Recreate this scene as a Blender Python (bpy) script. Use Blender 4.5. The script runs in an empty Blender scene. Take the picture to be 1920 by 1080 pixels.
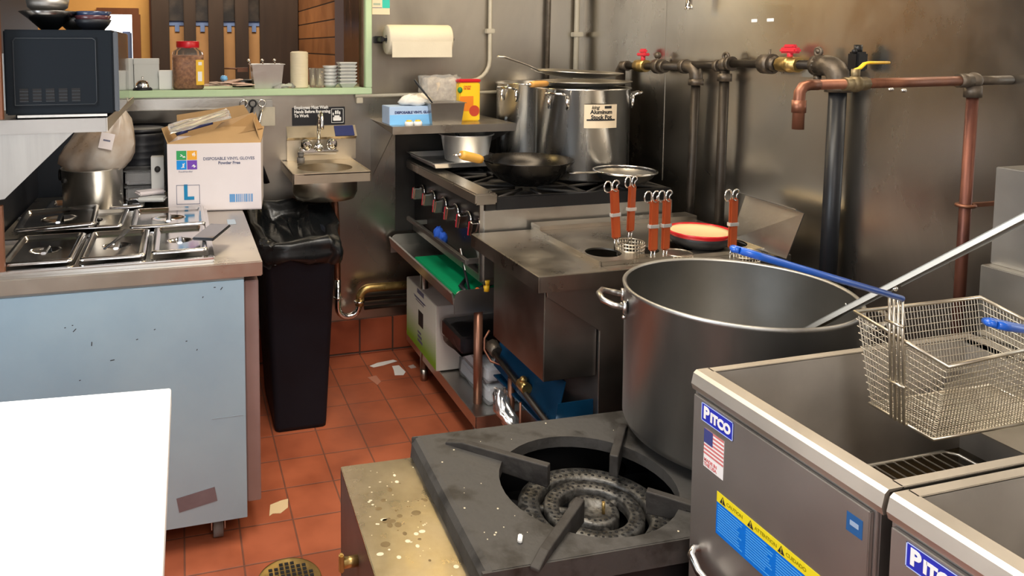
import bpy, bmesh, math, random
from mathutils import Vector, Matrix
random.seed(7)
S = bpy.context.scene
COL = S.collection
PI = math.pi

# ------------------------------------------------------------------ camera
FPX, PCX, PCY = 1412.54, 730.0, 195.49
yaw, pitch = math.radians(15.467), math.radians(4.392)
Rv = Vector((math.cos(yaw), -math.sin(yaw), 0))
hv = Vector((math.sin(yaw), math.cos(yaw), 0))
Wv = hv*math.cos(pitch) - Vector((0, 0, 1))*math.sin(pitch)
Uv = Vector((0, 0, 1))*math.cos(pitch) + hv*math.sin(pitch)
cam = bpy.data.cameras.new('camera'); camo = bpy.data.objects.new('camera', cam); COL.objects.link(camo)
m = Matrix((Rv, Uv, -Wv)).transposed().to_4x4(); m.translation = (0, 0, 1.55)
camo.matrix_world = m
cam.sensor_width = 36; cam.lens = FPX/1920*36
cam.shift_x = (960-PCX)/1920; cam.shift_y = -(540-PCY)/1920
cam.clip_start = 0.02
S.camera = camo
# ------------------------------------------------------------------ light
w = bpy.data.worlds.new('world'); S.world = w; w.use_nodes = True
w.node_tree.nodes['Background'].inputs[0].default_value = (0.55, 0.6, 0.7, 1)
w.node_tree.nodes['Background'].inputs[1].default_value = 0.35
S.view_settings.view_transform = 'Standard'; S.view_settings.look = 'None'
S.view_settings.gamma = 1; S.view_settings.use_curve_mapping = False
S.view_settings.exposure = 0.04
def area(name, loc, target, size, power, col, sy=None, spread=PI):
    l = bpy.data.lights.new(name, 'AREA'); l.energy = power; l.color = col
    l.shape = 'RECTANGLE'; l.size = size; l.size_y = sy or size; l.spread = spread
    o = bpy.data.objects.new(name, l); COL.objects.link(o); o.location = loc
    o.rotation_euler = (Vector(target)-Vector(loc)).to_track_quat('-Z', 'Y').to_euler()
    return o
area('ceiling_panel_light', (0.35, 1.7, 2.66), (0.35, 1.7, 0), 0.6, 40, (1, .93, .82), 1.2)
area('ceiling_panel_light_rear', (0.6, -0.6, 2.66), (0.6, -0.6, 0), 0.6, 32, (1, .93, .84), 1.2)
area('window_daylight', (-1.9, 0.7, 1.6), (0.6, 1.7, 0.7), 1.4, 34, (.80, .90, 1), 1.2)
area('doorway_daylight', (-0.4, -1.85, 1.5), (0.2, 2.0, 0.9), 1.3, 17, (.86, .93, 1), 1.8)
area('hood_light', (1.35, 2.75, 2.3), (1.3, 2.75, 0), 0.3, 11, (1, .82, .58), 0.9)
area('hood_light_rear', (1.35, 1.5, 2.3), (1.3, 1.5, 0), 0.3, 8, (1, .85, .64), 0.7)
area('wall_lamp_light', (1.16, 3.46, 2.03), (0.55, 1.6, 0.43), 0.16, 2.2, (1, .70, .26), 0.10)
area('dining_room_light', (0.2, 5.0, 2.6), (0.1, 5.3, 1.2), 1.2, 36, (1, .84, .62), 0.6)
def spot(name, loc, target, power, ang, col):
    l = bpy.data.lights.new(name, 'SPOT'); l.energy = power; l.spot_size = math.radians(ang)
    l.spot_blend = .35; l.shadow_soft_size = .06; l.color = col
    o = bpy.data.objects.new(name, l); COL.objects.link(o); o.location = loc
    o.rotation_euler = (Vector(target)-Vector(loc)).to_track_quat('-Z', 'Y').to_euler()
spot('added_chest_spot', (-0.5, 0.55, 2.5), (-0.42, 1.02, 0.9), 260, 36, (1, .97, .93))  # added spot, aimed to overexpose the white chest lid

# ------------------------------------------------------------------ materials
MATS = {}
def mat(name, col, rough=.5, metal=0., var=0., vscale=8., rvar=0., stretch=(1, 1, 1), bump=0., bscale=40.,
        emit=None, estr=0., trans=0., alpha=1., ior=1.45, coat=0., col2=None, lo=.35, hi=.65, vdist=0., aniso=0., arot=0., spec=None):
    if name in MATS: return MATS[name]
    m = bpy.data.materials.new(name); m.use_nodes = True
    nt = m.node_tree; n = nt.nodes; L = nt.links; b = n['Principled BSDF']
    c = (*col, 1)
    b.inputs['Base Color'].default_value = c
    b.inputs['Roughness'].default_value = rough
    b.inputs['Metallic'].default_value = metal
    b.inputs['IOR'].default_value = ior
    b.inputs['Transmission Weight'].default_value = trans
    b.inputs['Alpha'].default_value = alpha
    b.inputs['Coat Weight'].default_value = coat
    if spec is not None: b.inputs['Specular IOR Level'].default_value = spec
    if aniso:
        b.inputs['Anisotropic'].default_value = aniso; b.inputs['Anisotropic Rotation'].default_value = arot
        tg = n.new('ShaderNodeTangent'); tg.direction_type = 'RADIAL'; tg.axis = 'Z'; L.new(tg.outputs[0], b.inputs['Tangent'])
    if emit: b.inputs['Emission Color'].default_value = (*emit, 1); b.inputs['Emission Strength'].default_value = estr
    if var or rvar or bump or col2:
        tc = n.new('ShaderNodeTexCoord'); mp = n.new('ShaderNodeMapping'); mp.inputs['Scale'].default_value = stretch
        L.new(tc.outputs['Object'], mp.inputs['Vector'])
        nz = n.new('ShaderNodeTexNoise'); nz.inputs['Scale'].default_value = vscale; nz.inputs['Detail'].default_value = 6
        nz.inputs['Roughness'].default_value = .6; nz.inputs['Distortion'].default_value = vdist
        L.new(mp.outputs[0], nz.inputs['Vector'])
        if var or col2:
            r = n.new('ShaderNodeValToRGB')
            a2 = col2 if col2 else tuple(x*(1-var) for x in col)
            r.color_ramp.elements[0].color = (*a2, 1); r.color_ramp.elements[1].color = c
            r.color_ramp.elements[0].position = lo; r.color_ramp.elements[1].position = hi
            L.new(nz.outputs['Fac'], r.inputs[0]); L.new(r.outputs[0], b.inputs['Base Color'])
        if rvar:
            mr = n.new('ShaderNodeMapRange'); mr.inputs['From Min'].default_value = .3; mr.inputs['From Max'].default_value = .7
            mr.inputs['To Min'].default_value = max(0.03, rough-rvar); mr.inputs['To Max'].default_value = min(1, rough+rvar)
            L.new(nz.outputs['Fac'], mr.inputs['Value']); L.new(mr.outputs[0], b.inputs['Roughness'])
        if bump:
            n2 = n.new('ShaderNodeTexNoise'); n2.inputs['Scale'].default_value = bscale; n2.inputs['Detail'].default_value = 3
            L.new(mp.outputs[0], n2.inputs['Vector'])
            bp = n.new('ShaderNodeBump'); bp.inputs['Strength'].default_value = bump; bp.inputs['Distance'].default_value = .004
            L.new(n2.outputs['Fac'], bp.inputs['Height']); L.new(bp.outputs[0], b.inputs['Normal'])
    MATS[name] = m
    return m
steel = mat('brushed_steel', (.50, .475, .435), .34, 1, .18, 3, .08, (1, 1, 1), .12, 60)
steel_top = mat('worn_steel_top', (.54, .50, .44), .32, 1, .13, 6, .08, bump=.12, bscale=25)
steel_dark = mat('dull_grey_steel', (.36, .345, .325), .44, 1, .2, 3, .08, bump=.1, bscale=60)
steel_lite = mat('light_steel', (.60, .58, .54), .34, 1, .12, 5, .06, bump=.08, bscale=60)
wall_steel = mat('wall_sheet_steel', (.47, .435, .38), .33, 1, .2, 1.6, .08, (1, 1, .45), .35, 6, vdist=.8)
wall_steel2 = mat('wall_sheet_steel_right', (.55, .515, .46), .27, 1, .22, 1.5, .07, (1, 1, .7), .25, 5, vdist=1.2)
chrome = mat('chrome', (.82, .81, .79), .1, 1, rvar=.04, vscale=4)
lidm = mat('pan_lid_steel', (.74, .73, .72), .13, 1, .1, 8, .05)
alu = mat('polished_aluminium', (.80, .79, .77), .28, 1, .08, 6, .05, (1, 1, .15), .05, 50, aniso=.85, arot=.25)
alu_pot = mat('dull_aluminium', (.50, .495, .48), .43, 1, .26, 3, .07, (1, 1, .35), .15, 50)
iron = mat('cast_iron', (.06, .055, .05), .6, .25, .35, 14, .12, bump=.35, bscale=60, col2=(.03, .026, .024))
deckm = mat('greasy_iron_deck', (.07, .066, .062), .6, .2, .5, 9, .12, bump=.3, bscale=50, col2=(.03, .027, .024), lo=.36, hi=.5)
blackm = mat('black_metal', (.012, .012, .013), .38, .2, rvar=.1)
blk_pl = mat('black_plastic', (.010, .011, .015), .45, 0, rvar=.08, vscale=6)
bin_pl = mat('bin_plastic', (.012, .015, .024), .6, 0, .3, 5, .05, spec=.25)
bagm = mat('bin_liner', (.006, .007, .008), .3, 0, rvar=.06, bump=.4, bscale=22, spec=.5)
mw_blk = mat('microwave_enamel', (.006, .009, .013), .45, 0, rvar=.04, vscale=30, spec=.14)
glass_d = mat('dark_door_glass', (.01, .012, .016), .12, 0, coat=.5)
pipe_blk = mat('black_iron_pipe', (.045, .036, .028), .45, .6, .4, 12, .12, bump=.2, bscale=60)
pipe_blk2 = mat('painted_black_pipe', (.012, .013, .016), .38, .1)
pipe_fit = mat('pipe_fitting', (.16, .13, .10), .45, .7, .5, 16, .1, bump=.25, bscale=60)
copper = mat('copper', (.34, .15, .09), .45, .8, .4, 16, .1, (1, 1, .3), .1, 50, col2=(.19, .08, .05))
brass = mat('brass', (.55, .38, .14), .35, .9, .3, 20, .1)
redp = mat('red_handle', (.62, .03, .05), .35)
yelp = mat('yellow_handle', (.85, .50, .02), .35)
bluep = mat('blue_grip', (.01, .10, .50), .28, coat=.4)
orangew = mat('orange_wood', (.42, .085, .02), .42, 0, .35, 14, .1, (1, 1, .12), coat=.3, col2=(.27, .04, .012))
bamboo = mat('pale_wood', (.66, .33, .08), .5, 0, .2, 12, 0, (1, 1, .2))
whitep = mat('white_plastic', (.82, .82, .80), .35)
whitec = mat('white_counter', (.86, .86, .85), .45, 0, .03, 3)
cardw = mat('white_card', (.74, .68, .69), .6, 0, .04, 4)
kraft = mat('kraft_card', (.42, .26, .115), .75, 0, .1, 5)
kraft2 = mat('kraft_tape', (.35, .205, .085), .45, 0, .1, 5)
film = mat('blue_protective_film', (.36, .48, .55), .42, .25, .22, 1.3, .08, bump=.1, bscale=8, col2=(.27, .385, .48))
filmd = mat('dark_blue_film', (.006, .06, .14), .3, .3, .3, 6, .06)
tape_b = mat('brown_tape', (.19, .14, .15), .5, 0, .2, 12)
pinkst = mat('door_edge_steel', (.36, .25, .235), .5, .5, .15, 4)
green_b = mat('green_board', (.0, .34, .13), .5, 0, .12, 10)
green_f = mat('pale_green_trim', (.50, .66, .42), .5, 0, .08, 8)
blue_lbl = mat('label_blue', (.02, .03, .42), .4)
blue_c = mat('caution_blue', (.0, .17, .72), .4)
sky_lbl = mat('light_blue_print', (.20, .50, .86), .4)
yel_lbl = mat('caution_yellow', (.85, .72, .02), .4)
white_lbl = mat('label_white', (.85, .85, .85), .5)
red_lbl = mat('label_red', (.60, .05, .06), .5)
navy = mat('navy_print', (.02, .03, .13), .4)
ink = mat('grey_ink', (.13, .14, .22), .6)
blk_ink = mat('black_ink', (.02, .02, .02), .6)
paper = mat('paper_towel_white', (.66, .60, .47), .85, 0, .05, 10, bump=.2, bscale=120)
soapy = mat('cream_card', (.72, .64, .47), .7, 0, .05, 6)
leafm = mat('dry_scrap', (.72, .55, .32), .8)
clearp = mat('clear_plastic', (.95, .96, .97), .08, 0, trans=.92, ior=1.2)
bagclear = mat('clear_wrap', (.92, .93, .95), .16, 0, trans=.8, ior=1.15, bump=.8, bscale=22)
bagbrown = mat('frosted_brown_bag', (.60, .55, .50), .30, 0, .3, 5, .05, trans=.2, bump=.8, bscale=10, col2=(.42, .29, .19))
nuts = mat('crushed_chilli', (.40, .17, .07), .6, 0, .6, 60, 0, bump=.8, bscale=90, col2=(.17, .06, .025))
jarm = mat('jar_plastic', (.96, .93, .88), .07, 0, trans=.95, ior=1.15)
redlid = mat('red_lid', (.55, .01, .02), .35)
redb = mat('red_bowl', (.55, .015, .02), .25, coat=.4)
creamb = mat('cream_bowl', (.80, .62, .33), .4)
stone = mat('dark_stone_bowl', (.035, .035, .036), .5, .2, .4, 20, .1, bump=.4, bscale=50)
wok_m = mat('carbon_steel_wok', (.055, .052, .05), .27, .9, .5, 6, .1)
orangewall = mat('orange_paint', (.66, .38, .12), .7, 0, .08, 4)
brownw = mat('brown_wood_trim', (.16, .055, .02), .5, 0, .3, 8, 0, (1, 1, .2))
darkw = mat('dark_slat_wood', (.040, .024, .017), .5, 0, .4, 8, .1, (1, 1, .15))
plankw = mat('plank_wood', (.20, .095, .042), .5, 0, .45, 4, .08, (1, .3, 3))
kraftp = mat('kraft_paper', (.52, .29, .13), .8, 0, .15, 5)
bluetape = mat('blue_masking_tape', (.16, .24, .48), .7)
postgrey = mat('lilac_grey_post', (.16, .14, .17), .4, .5)
copperref = mat('reveal_painted_reflection', (.40, .25, .17), .22, 1, .5, 6, .08, (3, 3, .5))  # coppery tint is a reflection painted into the reveal's colour
skyglass = mat('daylight_outside', (.9, .95, 1), .5, emit=(.85, .93, 1), estr=2.6)
ceilm = mat('ceiling_tile', (.62, .60, .56), .8)
paintw = mat('cream_wall_paint', (.74, .72, .68), .7, 0, .1, 3)
conduitm = mat('painted_conduit', (.50, .46, .37), .5, .1, .15, 10)
rubber = mat('grey_rubber', (.16, .15, .14), .6)
phone_s = mat('phone_screen', (.05, .05, .06), .05, 0, coat=1)
darkin = mat('dark_interior', (.008, .008, .009), .8)
oil = mat('fry_oil', (.03, .018, .006), .06)
wire = mat('nickel_wire', (.62, .56, .46), .28, .95)
flagb = mat('flag_blue', (.05, .06, .22), .5)
rust = mat('rusty_leg', (.30, .14, .09), .35, .7, .5, 9, .1, (1, 1, .3))
bluecl = mat('blue_cloth', (.01, .07, .40), .8)
greengr = mat('lime_print', (.36, .55, .06), .6)

def brick_mat(name, c1, c2, mortar, ox, oy, bw, rh, ms, axes='xy', offset=0., rough=.5):
    m = bpy.data.materials.new(name); m.use_nodes = True
    nt = m.node_tree; n = nt.nodes; L = nt.links; b = n['Principled BSDF']
    g = n.new('ShaderNodeTexCoord'); sp = n.new('ShaderNodeSeparateXYZ'); cb = n.new('ShaderNodeCombineXYZ')
    L.new(g.outputs['Object'], sp.inputs[0])
    ax = {'x': 0, 'y': 1, 'z': 2}
    L.new(sp.outputs[ax[axes[0]]], cb.inputs[0]); L.new(sp.outputs[ax[axes[1]]], cb.inputs[1])
    mp = n.new('ShaderNodeMapping'); mp.inputs['Location'].default_value = (-ox, -oy, 0); L.new(cb.outputs[0], mp.inputs[0])
    br = n.new('ShaderNodeTexBrick'); br.offset = offset; br.squash = 1
    br.inputs['Color1'].default_value = (*c1, 1); br.inputs['Color2'].default_value = (*c2, 1); br.inputs['Mortar'].default_value = (*mortar, 1)
    br.inputs['Scale'].default_value = 1; br.inputs['Brick Width'].default_value = bw; br.inputs['Row Height'].default_value = rh
    br.inputs['Mortar Size'].default_value = ms; br.inputs['Mortar Smooth'].default_value = .3
    L.new(mp.outputs[0], br.inputs['Vector'])
    nz = n.new('ShaderNodeTexNoise'); nz.inputs['Scale'].default_value = 5; nz.inputs['Detail'].default_value = 7; L.new(g.outputs['Object'], nz.inputs[0])
    mx = n.new('ShaderNodeMixRGB'); mx.blend_type = 'MULTIPLY'; mx.inputs[0].default_value = .8
    rp = n.new('ShaderNodeValToRGB'); rp.color_ramp.elements[0].color = (.62, .55, .52, 1); rp.color_ramp.elements[0].position = .3
    rp.color_ramp.elements[1].color = (1.1, 1.08, 1.05, 1); rp.color_ramp.elements[1].position = .6
    L.new(nz.outputs['Fac'], rp.inputs[0]); L.new(br.outputs['Color'], mx.inputs[1]); L.new(rp.outputs[0], mx.inputs[2])
    L.new(mx.outputs[0], b.inputs['Base Color'])
    mr = n.new('ShaderNodeMapRange'); mr.inputs['To Min'].default_value = rough-.14; mr.inputs['To Max'].default_value = rough+.14
    L.new(nz.outputs['Fac'], mr.inputs[0]); L.new(mr.outputs[0], b.inputs['Roughness'])
    bp = n.new('ShaderNodeBump'); bp.inputs['Strength'].default_value = .5; bp.inputs['Distance'].default_value = .003; bp.invert = True
    L.new(br.outputs['Fac'], bp.inputs['Height']); L.new(bp.outputs[0], b.inputs['Normal'])
    return m
floor_m = brick_mat('quarry_tile', (.42, .115, .052), (.35, .093, .044), (.19, .075, .048),   .325, 2.363, .172, .183, .0032, rough=.42)
base_m = brick_mat('cove_tile', (.30, .07, .03), (.25, .06, .027), (.06, .035, .025), .325, .012, .172, .20, .005, 'xz', rough=.35)

# ------------------------------------------------------------------ builders
class B:
    def __init__(s, T=None): s.bm = bmesh.new(); s.T = T or Matrix.Identity(4); s.smooth = False
    def _v(s, p): return s.bm.verts.new(s.T @ Vector(p))
    def face(s, pts):
        try: return s.bm.faces.new([s._v(p) for p in pts])
        except ValueError: return None
    def box(s, a, b, bev=0.):
        x0, y0, z0 = [min(a[i], b[i]) for i in range(3)]; x1, y1, z1 = [max(a[i], b[i]) for i in range(3)]
        v = [s._v((x, y, z)) for z in (z0, z1) for y in (y0, y1) for x in (x0, x1)]
        fs = [s.bm.faces.new([v[i] for i in f]) for f in ((0, 2, 3, 1), (4, 5, 7, 6), (0, 1, 5, 4), (2, 6, 7, 3), (0, 4, 6, 2), (1, 3, 7, 5))]
        if bev > 0:
            es = list({e for f in fs for e in f.edges})
            bmesh.ops.bevel(s.bm, geom=es, offset=bev, segments=2, affect='EDGES')
        return s
    def obox(s, c, size, rz=0., rx=0., ry=0., bev=0.):
        T0 = s.T
        s.T = T0 @ Matrix.Translation(c) @ Matrix.Rotation(rz, 4, 'Z') @ Matrix.Rotation(ry, 4, 'Y') @ Matrix.Rotation(rx, 4, 'X')
        h = [x/2 for x in size]; s.box([-x for x in h], h, bev); s.T = T0; return s
    def prism(s, pts, d):
        """closed polygon pts swept by vector d"""
        d = Vector(d); a = [s._v(p) for p in pts]; b = [s._v(Vector(p)+d) for p in pts]; n = len(pts)
        s.bm.faces.new(a[::-1]); s.bm.faces.new(b)
        for i in range(n): s.bm.faces.new((a[i], a[(i+1) % n], b[(i+1) % n], b[i]))
        return s
    def tube(s, path, r, seg=8, closed=False, caps=True, flat=1.):
        P = [Vector(p) for p in path]; n = len(P); rings = []
        up = None
        for i, p in enumerate(P):
            if closed: t = (P[(i+1) % n]-P[i-1])
            else: t = (P[min(i+1, n-1)]-P[max(i-1, 0)])
            if t.length < 1e-9: t = Vector((0, 0, 1))
            t.normalize()
            if up is None:
                up = t.orthogonal().normalized()
                if abs(t.z) < .9: up = (Vector((0, 0, 1))-t*t.z).normalized()
            up = (up-t*up.dot(t));
            if up.length < 1e-6: up = t.orthogonal()
            up.normalize(); sd = t.cross(up)
            rr = r[i] if isinstance(r, (list, tuple)) else r
            rings.append([s._v(p+up*rr*flat*math.cos(a)+sd*rr*math.sin(a)) for a in [2*PI*k/seg for k in range(seg)]])
        m = n if closed else n-1
        for i in range(m):
            A, C = rings[i], rings[(i+1) % n]
            for k in range(seg):
                f = s.bm.faces.new((A[k], A[(k+1) % seg], C[(k+1) % seg], C[k])); f.smooth = True
        if caps and not closed:
            s.bm.faces.new(rings[0][::-1]); s.bm.faces.new(rings[-1])
        return s
    def cyl(s, a, b, r, r2=None, seg=24):
        return s.tube([a, b], [r, r if r2 is None else r2], seg)
    def lathe(s, prof, c=(0, 0, 0), seg=48, sx=1., sy=1., wob=None):
        """prof list of (r,z), revolved round vertical through c"""
        rings = []
        for (r, z) in prof:
            if r < 1e-6: rings.append([s._v((c[0], c[1], c[2]+z))]); continue
            rings.append([s._v((c[0]+sx*r*(1 if not wob else wob(a, z))*math.cos(a), c[1]+sy*r*(1 if not wob else wob(a, z))*math.sin(a), c[2]+z)) for a in [2*PI*k/seg for k in range(seg)]])
        for A, C in zip(rings, rings[1:]):
            for k in range(seg):
                k2 = (k+1) % seg
                vs = [A[k % len(A)], A[k2 % len(A)], C[k2 % len(C)], C[k % len(C)]]
                u = []
                for v in vs:
                    if v not in u: u.append(v)
                if len(u) > 2:
                    f = s.bm.faces.new(u); f.smooth = True
        return s
    def torus(s, c, R, r, seg=32, sec=8, normal='z'):
        pts = []
        for k in range(seg):
            a = 2*PI*k/seg; u, v = R*math.cos(a), R*math.sin(a)
            pts.append({'z': (c[0]+u, c[1]+v, c[2]), 'y': (c[0]+u, c[1], c[2]+v), 'x': (c[0], c[1]+u, c[2]+v)}[normal])
        return s.tube(pts, r, sec, closed=True)
    def ball(s, c, r, seg=16, sz=1.):
        pr = [(r*math.sin(PI*k/8), -r*sz*math.cos(PI*k/8)) for k in range(9)]
        pr[0] = (0, -r*sz); pr[-1] = (0, r*sz)
        return s.lathe(pr, c, seg)
    def cellhole(s, x0, x1, y0, y1, z0, z1, cx, cy, r, seg=48):
        angs = sorted(set([round(2*PI*k/seg, 5) for k in range(seg)] + [round(math.atan2(y-cy, x-cx) % (2*PI), 5) for x in (x0, x1) for y in (y0, y1)]))
        O = []; I = []
        for a in angs:
            dx, dy = math.cos(a), math.sin(a); t = 1e9
            if dx > 1e-6: t = min(t, (x1-cx)/dx)
            if dx < -1e-6: t = min(t, (x0-cx)/dx)
            if dy > 1e-6: t = min(t, (y1-cy)/dy)
            if dy < -1e-6: t = min(t, (y0-cy)/dy)
            O.append((cx+dx*t, cy+dy*t)); I.append((cx+dx*r, cy+dy*r))
        n = len(angs)
        ot = [s._v((x, y, z1)) for x, y in O]; it = [s._v((x, y, z1)) for x, y in I]
        ob = [s._v((x, y, z0)) for x, y in O]; ib = [s._v((x, y, z0)) for x, y in I]
        for i in range(n):
            j = (i+1) % n
            s.bm.faces.new((ot[i], ot[j], it[j], it[i])); s.bm.faces.new((ob[j], ob[i], ib[i], ib[j]))
            s.bm.faces.new((it[i], it[j], ib[j], ib[i])); s.bm.faces.new((ot[j], ot[i], ob[i], ob[j]))
        return s
    def build(s, name, mt, parent=None, bevel=0., subdiv=0, smooth=False, **tags):
        me = bpy.data.meshes.new(name)
        bm = s.bm
        bmesh.ops.recalc_face_normals(bm, faces=bm.faces)
        if parent is not None and parent.name in WM:
            bmesh.ops.transform(bm, matrix=WM[parent.name].inverted(), verts=bm.verts)
        if smooth:
            for f in bm.faces: f.smooth = True
        bm.to_mesh(me); bm.free()
        o = bpy.data.objects.new(name, me); COL.objects.link(o)
        me.materials.append(mt)
        if parent is not None:
            o.parent = parent
            WM[o.name] = WM.get(parent.name, Matrix.Identity(4))
        else: WM[o.name] = Matrix.Identity(4)
        if bevel:
            md = o.modifiers.new('bevel', 'BEVEL'); md.width = bevel; md.segments = 2; md.limit_method = 'ANGLE'; md.angle_limit = math.radians(40)
        if subdiv:
            md = o.modifiers.new('sub', 'SUBSURF'); md.levels = subdiv; md.render_levels = subdiv
        for k, v in tags.items(): o[k] = v
        return o
WM = {}
def thing(name, label, cat, loc=(0, 0, 0), rz=0., group=None):
    o = bpy.data.objects.new(name, None); COL.objects.link(o); o.empty_display_size = .05
    o.location = loc; o.rotation_euler = (0, 0, rz); o['label'] = label; o['category'] = cat
    if group: o['group'] = group
    WM[o.name] = Matrix.Translation(loc) @ Matrix.Rotation(rz, 4, 'Z')
    return o
def TM(loc, rz=0.): return Matrix.Translation(loc) @ Matrix.Rotation(rz, 4, 'Z')
def single(o, label, cat, group=None):
    o['label'] = label; o['category'] = cat
    if group: o['group'] = group
    return o
def rebase(o, loc):
    """move the origin of a one-mesh thing to its base point"""
    o.data.transform(Matrix.Translation(-Vector(loc))); o.location = loc
    WM[o.name] = Matrix.Translation(loc); return o
def copy_thing(root, loc, rz=None, label=None, group=None):
    c = root.copy(); COL.objects.link(c); c.location = loc
    if rz is not None: c.rotation_euler = (0, 0, rz)
    if label: c['label'] = label
    if group: c['group'] = group
    def rec(a, b):
        for ch in list(a.children):
            d = ch.copy(); COL.objects.link(d); d.parent = b; d.matrix_parent_inverse = ch.matrix_parent_inverse; rec(ch, d)
    rec(root, c)
    return c
def struct(o): o['kind'] = 'structure'; return o
def basis(o, right, up):
    r = Vector(right).normalized(); u = Vector(up); u = (u-r*u.dot(r)).normalized(); n = r.cross(u)
    m = Matrix((r, u, n)).transposed().to_4x4(); m.translation = Vector(o); return m
def quadm(T, x0, y0, x1, y1, z, b, th=.0006):
    T0 = b.T; b.T = T; b.box((x0, y0, z), (x1, y1, z+th)); b.T = T0
def text(name, body, size, T, mt, parent, off=0., th=.0003, align='LEFT', sx=1., shear=0.):
    cu = bpy.data.curves.new('t', 'FONT'); cu.body = body; cu.size = size; cu.extrude = th; cu.offset = off
    cu.align_x = align; cu.align_y = 'CENTER'; cu.space_line = .95; cu.resolution_u = 3; cu.shear = shear
    tmp = bpy.data.objects.new('t', cu); COL.objects.link(tmp)
    dg = bpy.context.evaluated_depsgraph_get(); me = bpy.data.meshes.new_from_object(tmp.evaluated_get(dg))
    bpy.data.objects.remove(tmp); bpy.data.curves.remove(cu)
    M = T @ Matrix.Diagonal((sx, 1, 1, 1))
    if parent is not None and parent.name in WM: M = WM[parent.name].inverted() @ M
    me.transform(M); me.materials.clear(); me.materials.append(mt)
    o = bpy.data.objects.new(name, me); COL.objects.link(o)
    if parent is not None: o.parent = parent; WM[o.name] = WM.get(parent.name, Matrix.Identity(4))
    return o
def arc(c, r, a0, a1, n, ax='xy'):
    out = []
    for k in range(n+1):
        a = a0+(a1-a0)*k/n; u, v = r*math.cos(a), r*math.sin(a)
        out.append((c[0]+u, c[1]+v, c[2]) if ax == 'xy' else (c[0]+u, c[1], c[2]+v) if ax == 'xz' else (c[0], c[1]+u, c[2]+v))
    return out
def crumple(bm, amp, seed=0):
    rnd = random.Random(seed)
    for v in bm.verts: v.co += Vector((rnd.uniform(-1, 1), rnd.uniform(-1, 1), rnd.uniform(-1, 1)))*amp
#@@BODY
# ================================================================== SETTING
XR, YB = 2.075, 3.61
struct(B().box((-2.1, -2.1, -.05), (2.2, 6.1, 0)).build('floor', floor_m))
struct(B().box((-2.1, -2.1, 2.7), (2.2, 6.1, 2.78)).build('ceiling', ceilm))
b = B(); b.box((-.62, YB, 0), (XR, YB+.12, 1.318)); b.box((.895, YB, 1.318), (XR, YB+.12, 2.7)); b.box((-.62, YB, 2.15), (.895, YB+.12, 2.7))
struct(b.build('wall_back', wall_steel))
struct(B().box((XR, -2, 0), (XR+.1, YB+.12, 2.7)).build('wall_right', wall_steel2))
struct(B().box((-.72, 2.34, 0), (-.62, YB+.12, 2.7)).build('wall_left', mat('dark_side_wall', (.05, .055, .07), .4, .3, .2, 3)))
b = B(); b.box((-2, 2.34, 0), (-.72, 2.44, 2.7)); struct(b.build('wall_corner', paintw))
b = B(); b.box((-2.1, -2, 0), (-2, 2.44, .9)); b.box((-2.1, -2, 2.2), (-2, 2.44, 2.7)); b.box((-2.1, -2, .9), (-2, -.1, 2.2)); b.box((-2.1, 1.5, .9), (-2, 2.44, 2.2))
struct(b.build('wall_far_left', paintw))
struct(B().box((-2.1, -2.1, 0), (2.16, -2, 2.7)).build('wall_front', paintw))
b = B(); b.box((-2.08, -.1, .9), (-2.07, 1.5, 2.2)); struct(b.build('window_2', skyglass))
struct(B().box((-.62, YB-.012, 0), (XR, YB, .18), .003).build('baseboard_back', base_m))
# vertical sheet joints of the steel walls
b = B()
b.box((XR-.002, 2.90, .95), (XR, 2.904, 2.7))
struct(b.build('trim_1', wall_steel))
# green frame round the pass-through
b = B(); b.box((-.62, YB-.02, 1.316), (.905, YB+.02, 1.348), .003); b.box((.873, YB-.02, 1.348), (.905, YB+.02, 2.18), .003); b.box((-.62, YB-.02, 2.15), (.873, YB+.02, 2.18))
struct(b.build('window_frame', green_f)); bpy.data.objects['window_frame'].name = 'trim_2'
struct(B().box((-.62, YB+.02, 1.318), (.873, 3.98, 1.346)).build('trim_3', green_f))
b = B(); b.box((.873, YB+.12, 0), (.90, 4.10, 2.7)); struct(b.build('trim_4', copperref))
b = B(); b.box((.873, 4.10, 0), (.93, 4.35, 2.7)); struct(b.build('trim_5', postgrey))
# dining room beyond
def pl():
    m = bpy.data.materials.new('dining_planks'); m.use_nodes = True; return m
plank_m = brick_mat('wall_planks', (.26, .115, .045), (.17, .075, .03), (.02, .01, .006), 0, 1.29, 3.0, .105, .005, 'yz', rough=.4)
struct(B().box((.88, 4.35, 0), (.98, 6.0, 2.7)).build('wall_dining_right', plank_m))
b = B(); b.box((-1.4, 5.9, 0), (-.533, 6.0, 2.7)); b.box((-.338, 5.9, 0), (-.20, 6.0, 2.7)); b.box((-.533, 5.9, 1.784), (-.338, 6.0, 2.7)); b.box((-.533, 5.9, 0), (-.338, 6.0, 1.1)); b.box((-.2, 5.95, 0), (.9, 6.0, 2.7))
struct(b.build('wall_dining_back', orangewall))
struct(B().box((-1.5, 3.73, 0), (-1.4, 6, 2.7)).build('wall_dining_left', orangewall))
b = B(); b.box((-.58, 5.86, 1.784), (-.29, 5.9, 1.83)); b.box((-.338, 5.86, 1.1), (-.28, 5.9, 1.784)); b.box((-.58, 5.86, 1.1), (-.533, 5.9, 1.784)); b.box((-.215, 5.86, 0), (-.2, 5.9, 2.7))
struct(b.build('window_1', brownw))
o = B().box((-.533, 5.95, 1.1), (-.338, 5.96, 1.784)).build('window_pane', skyglass, bpy.data.objects['window_1'])
o = B().box((-.42, 5.91, 1.2), (-.345, 5.93, 1.66), .01).build('poster', bluetape)
single(o, 'blue poster leaning inside the bright dining room window', 'poster')

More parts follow.
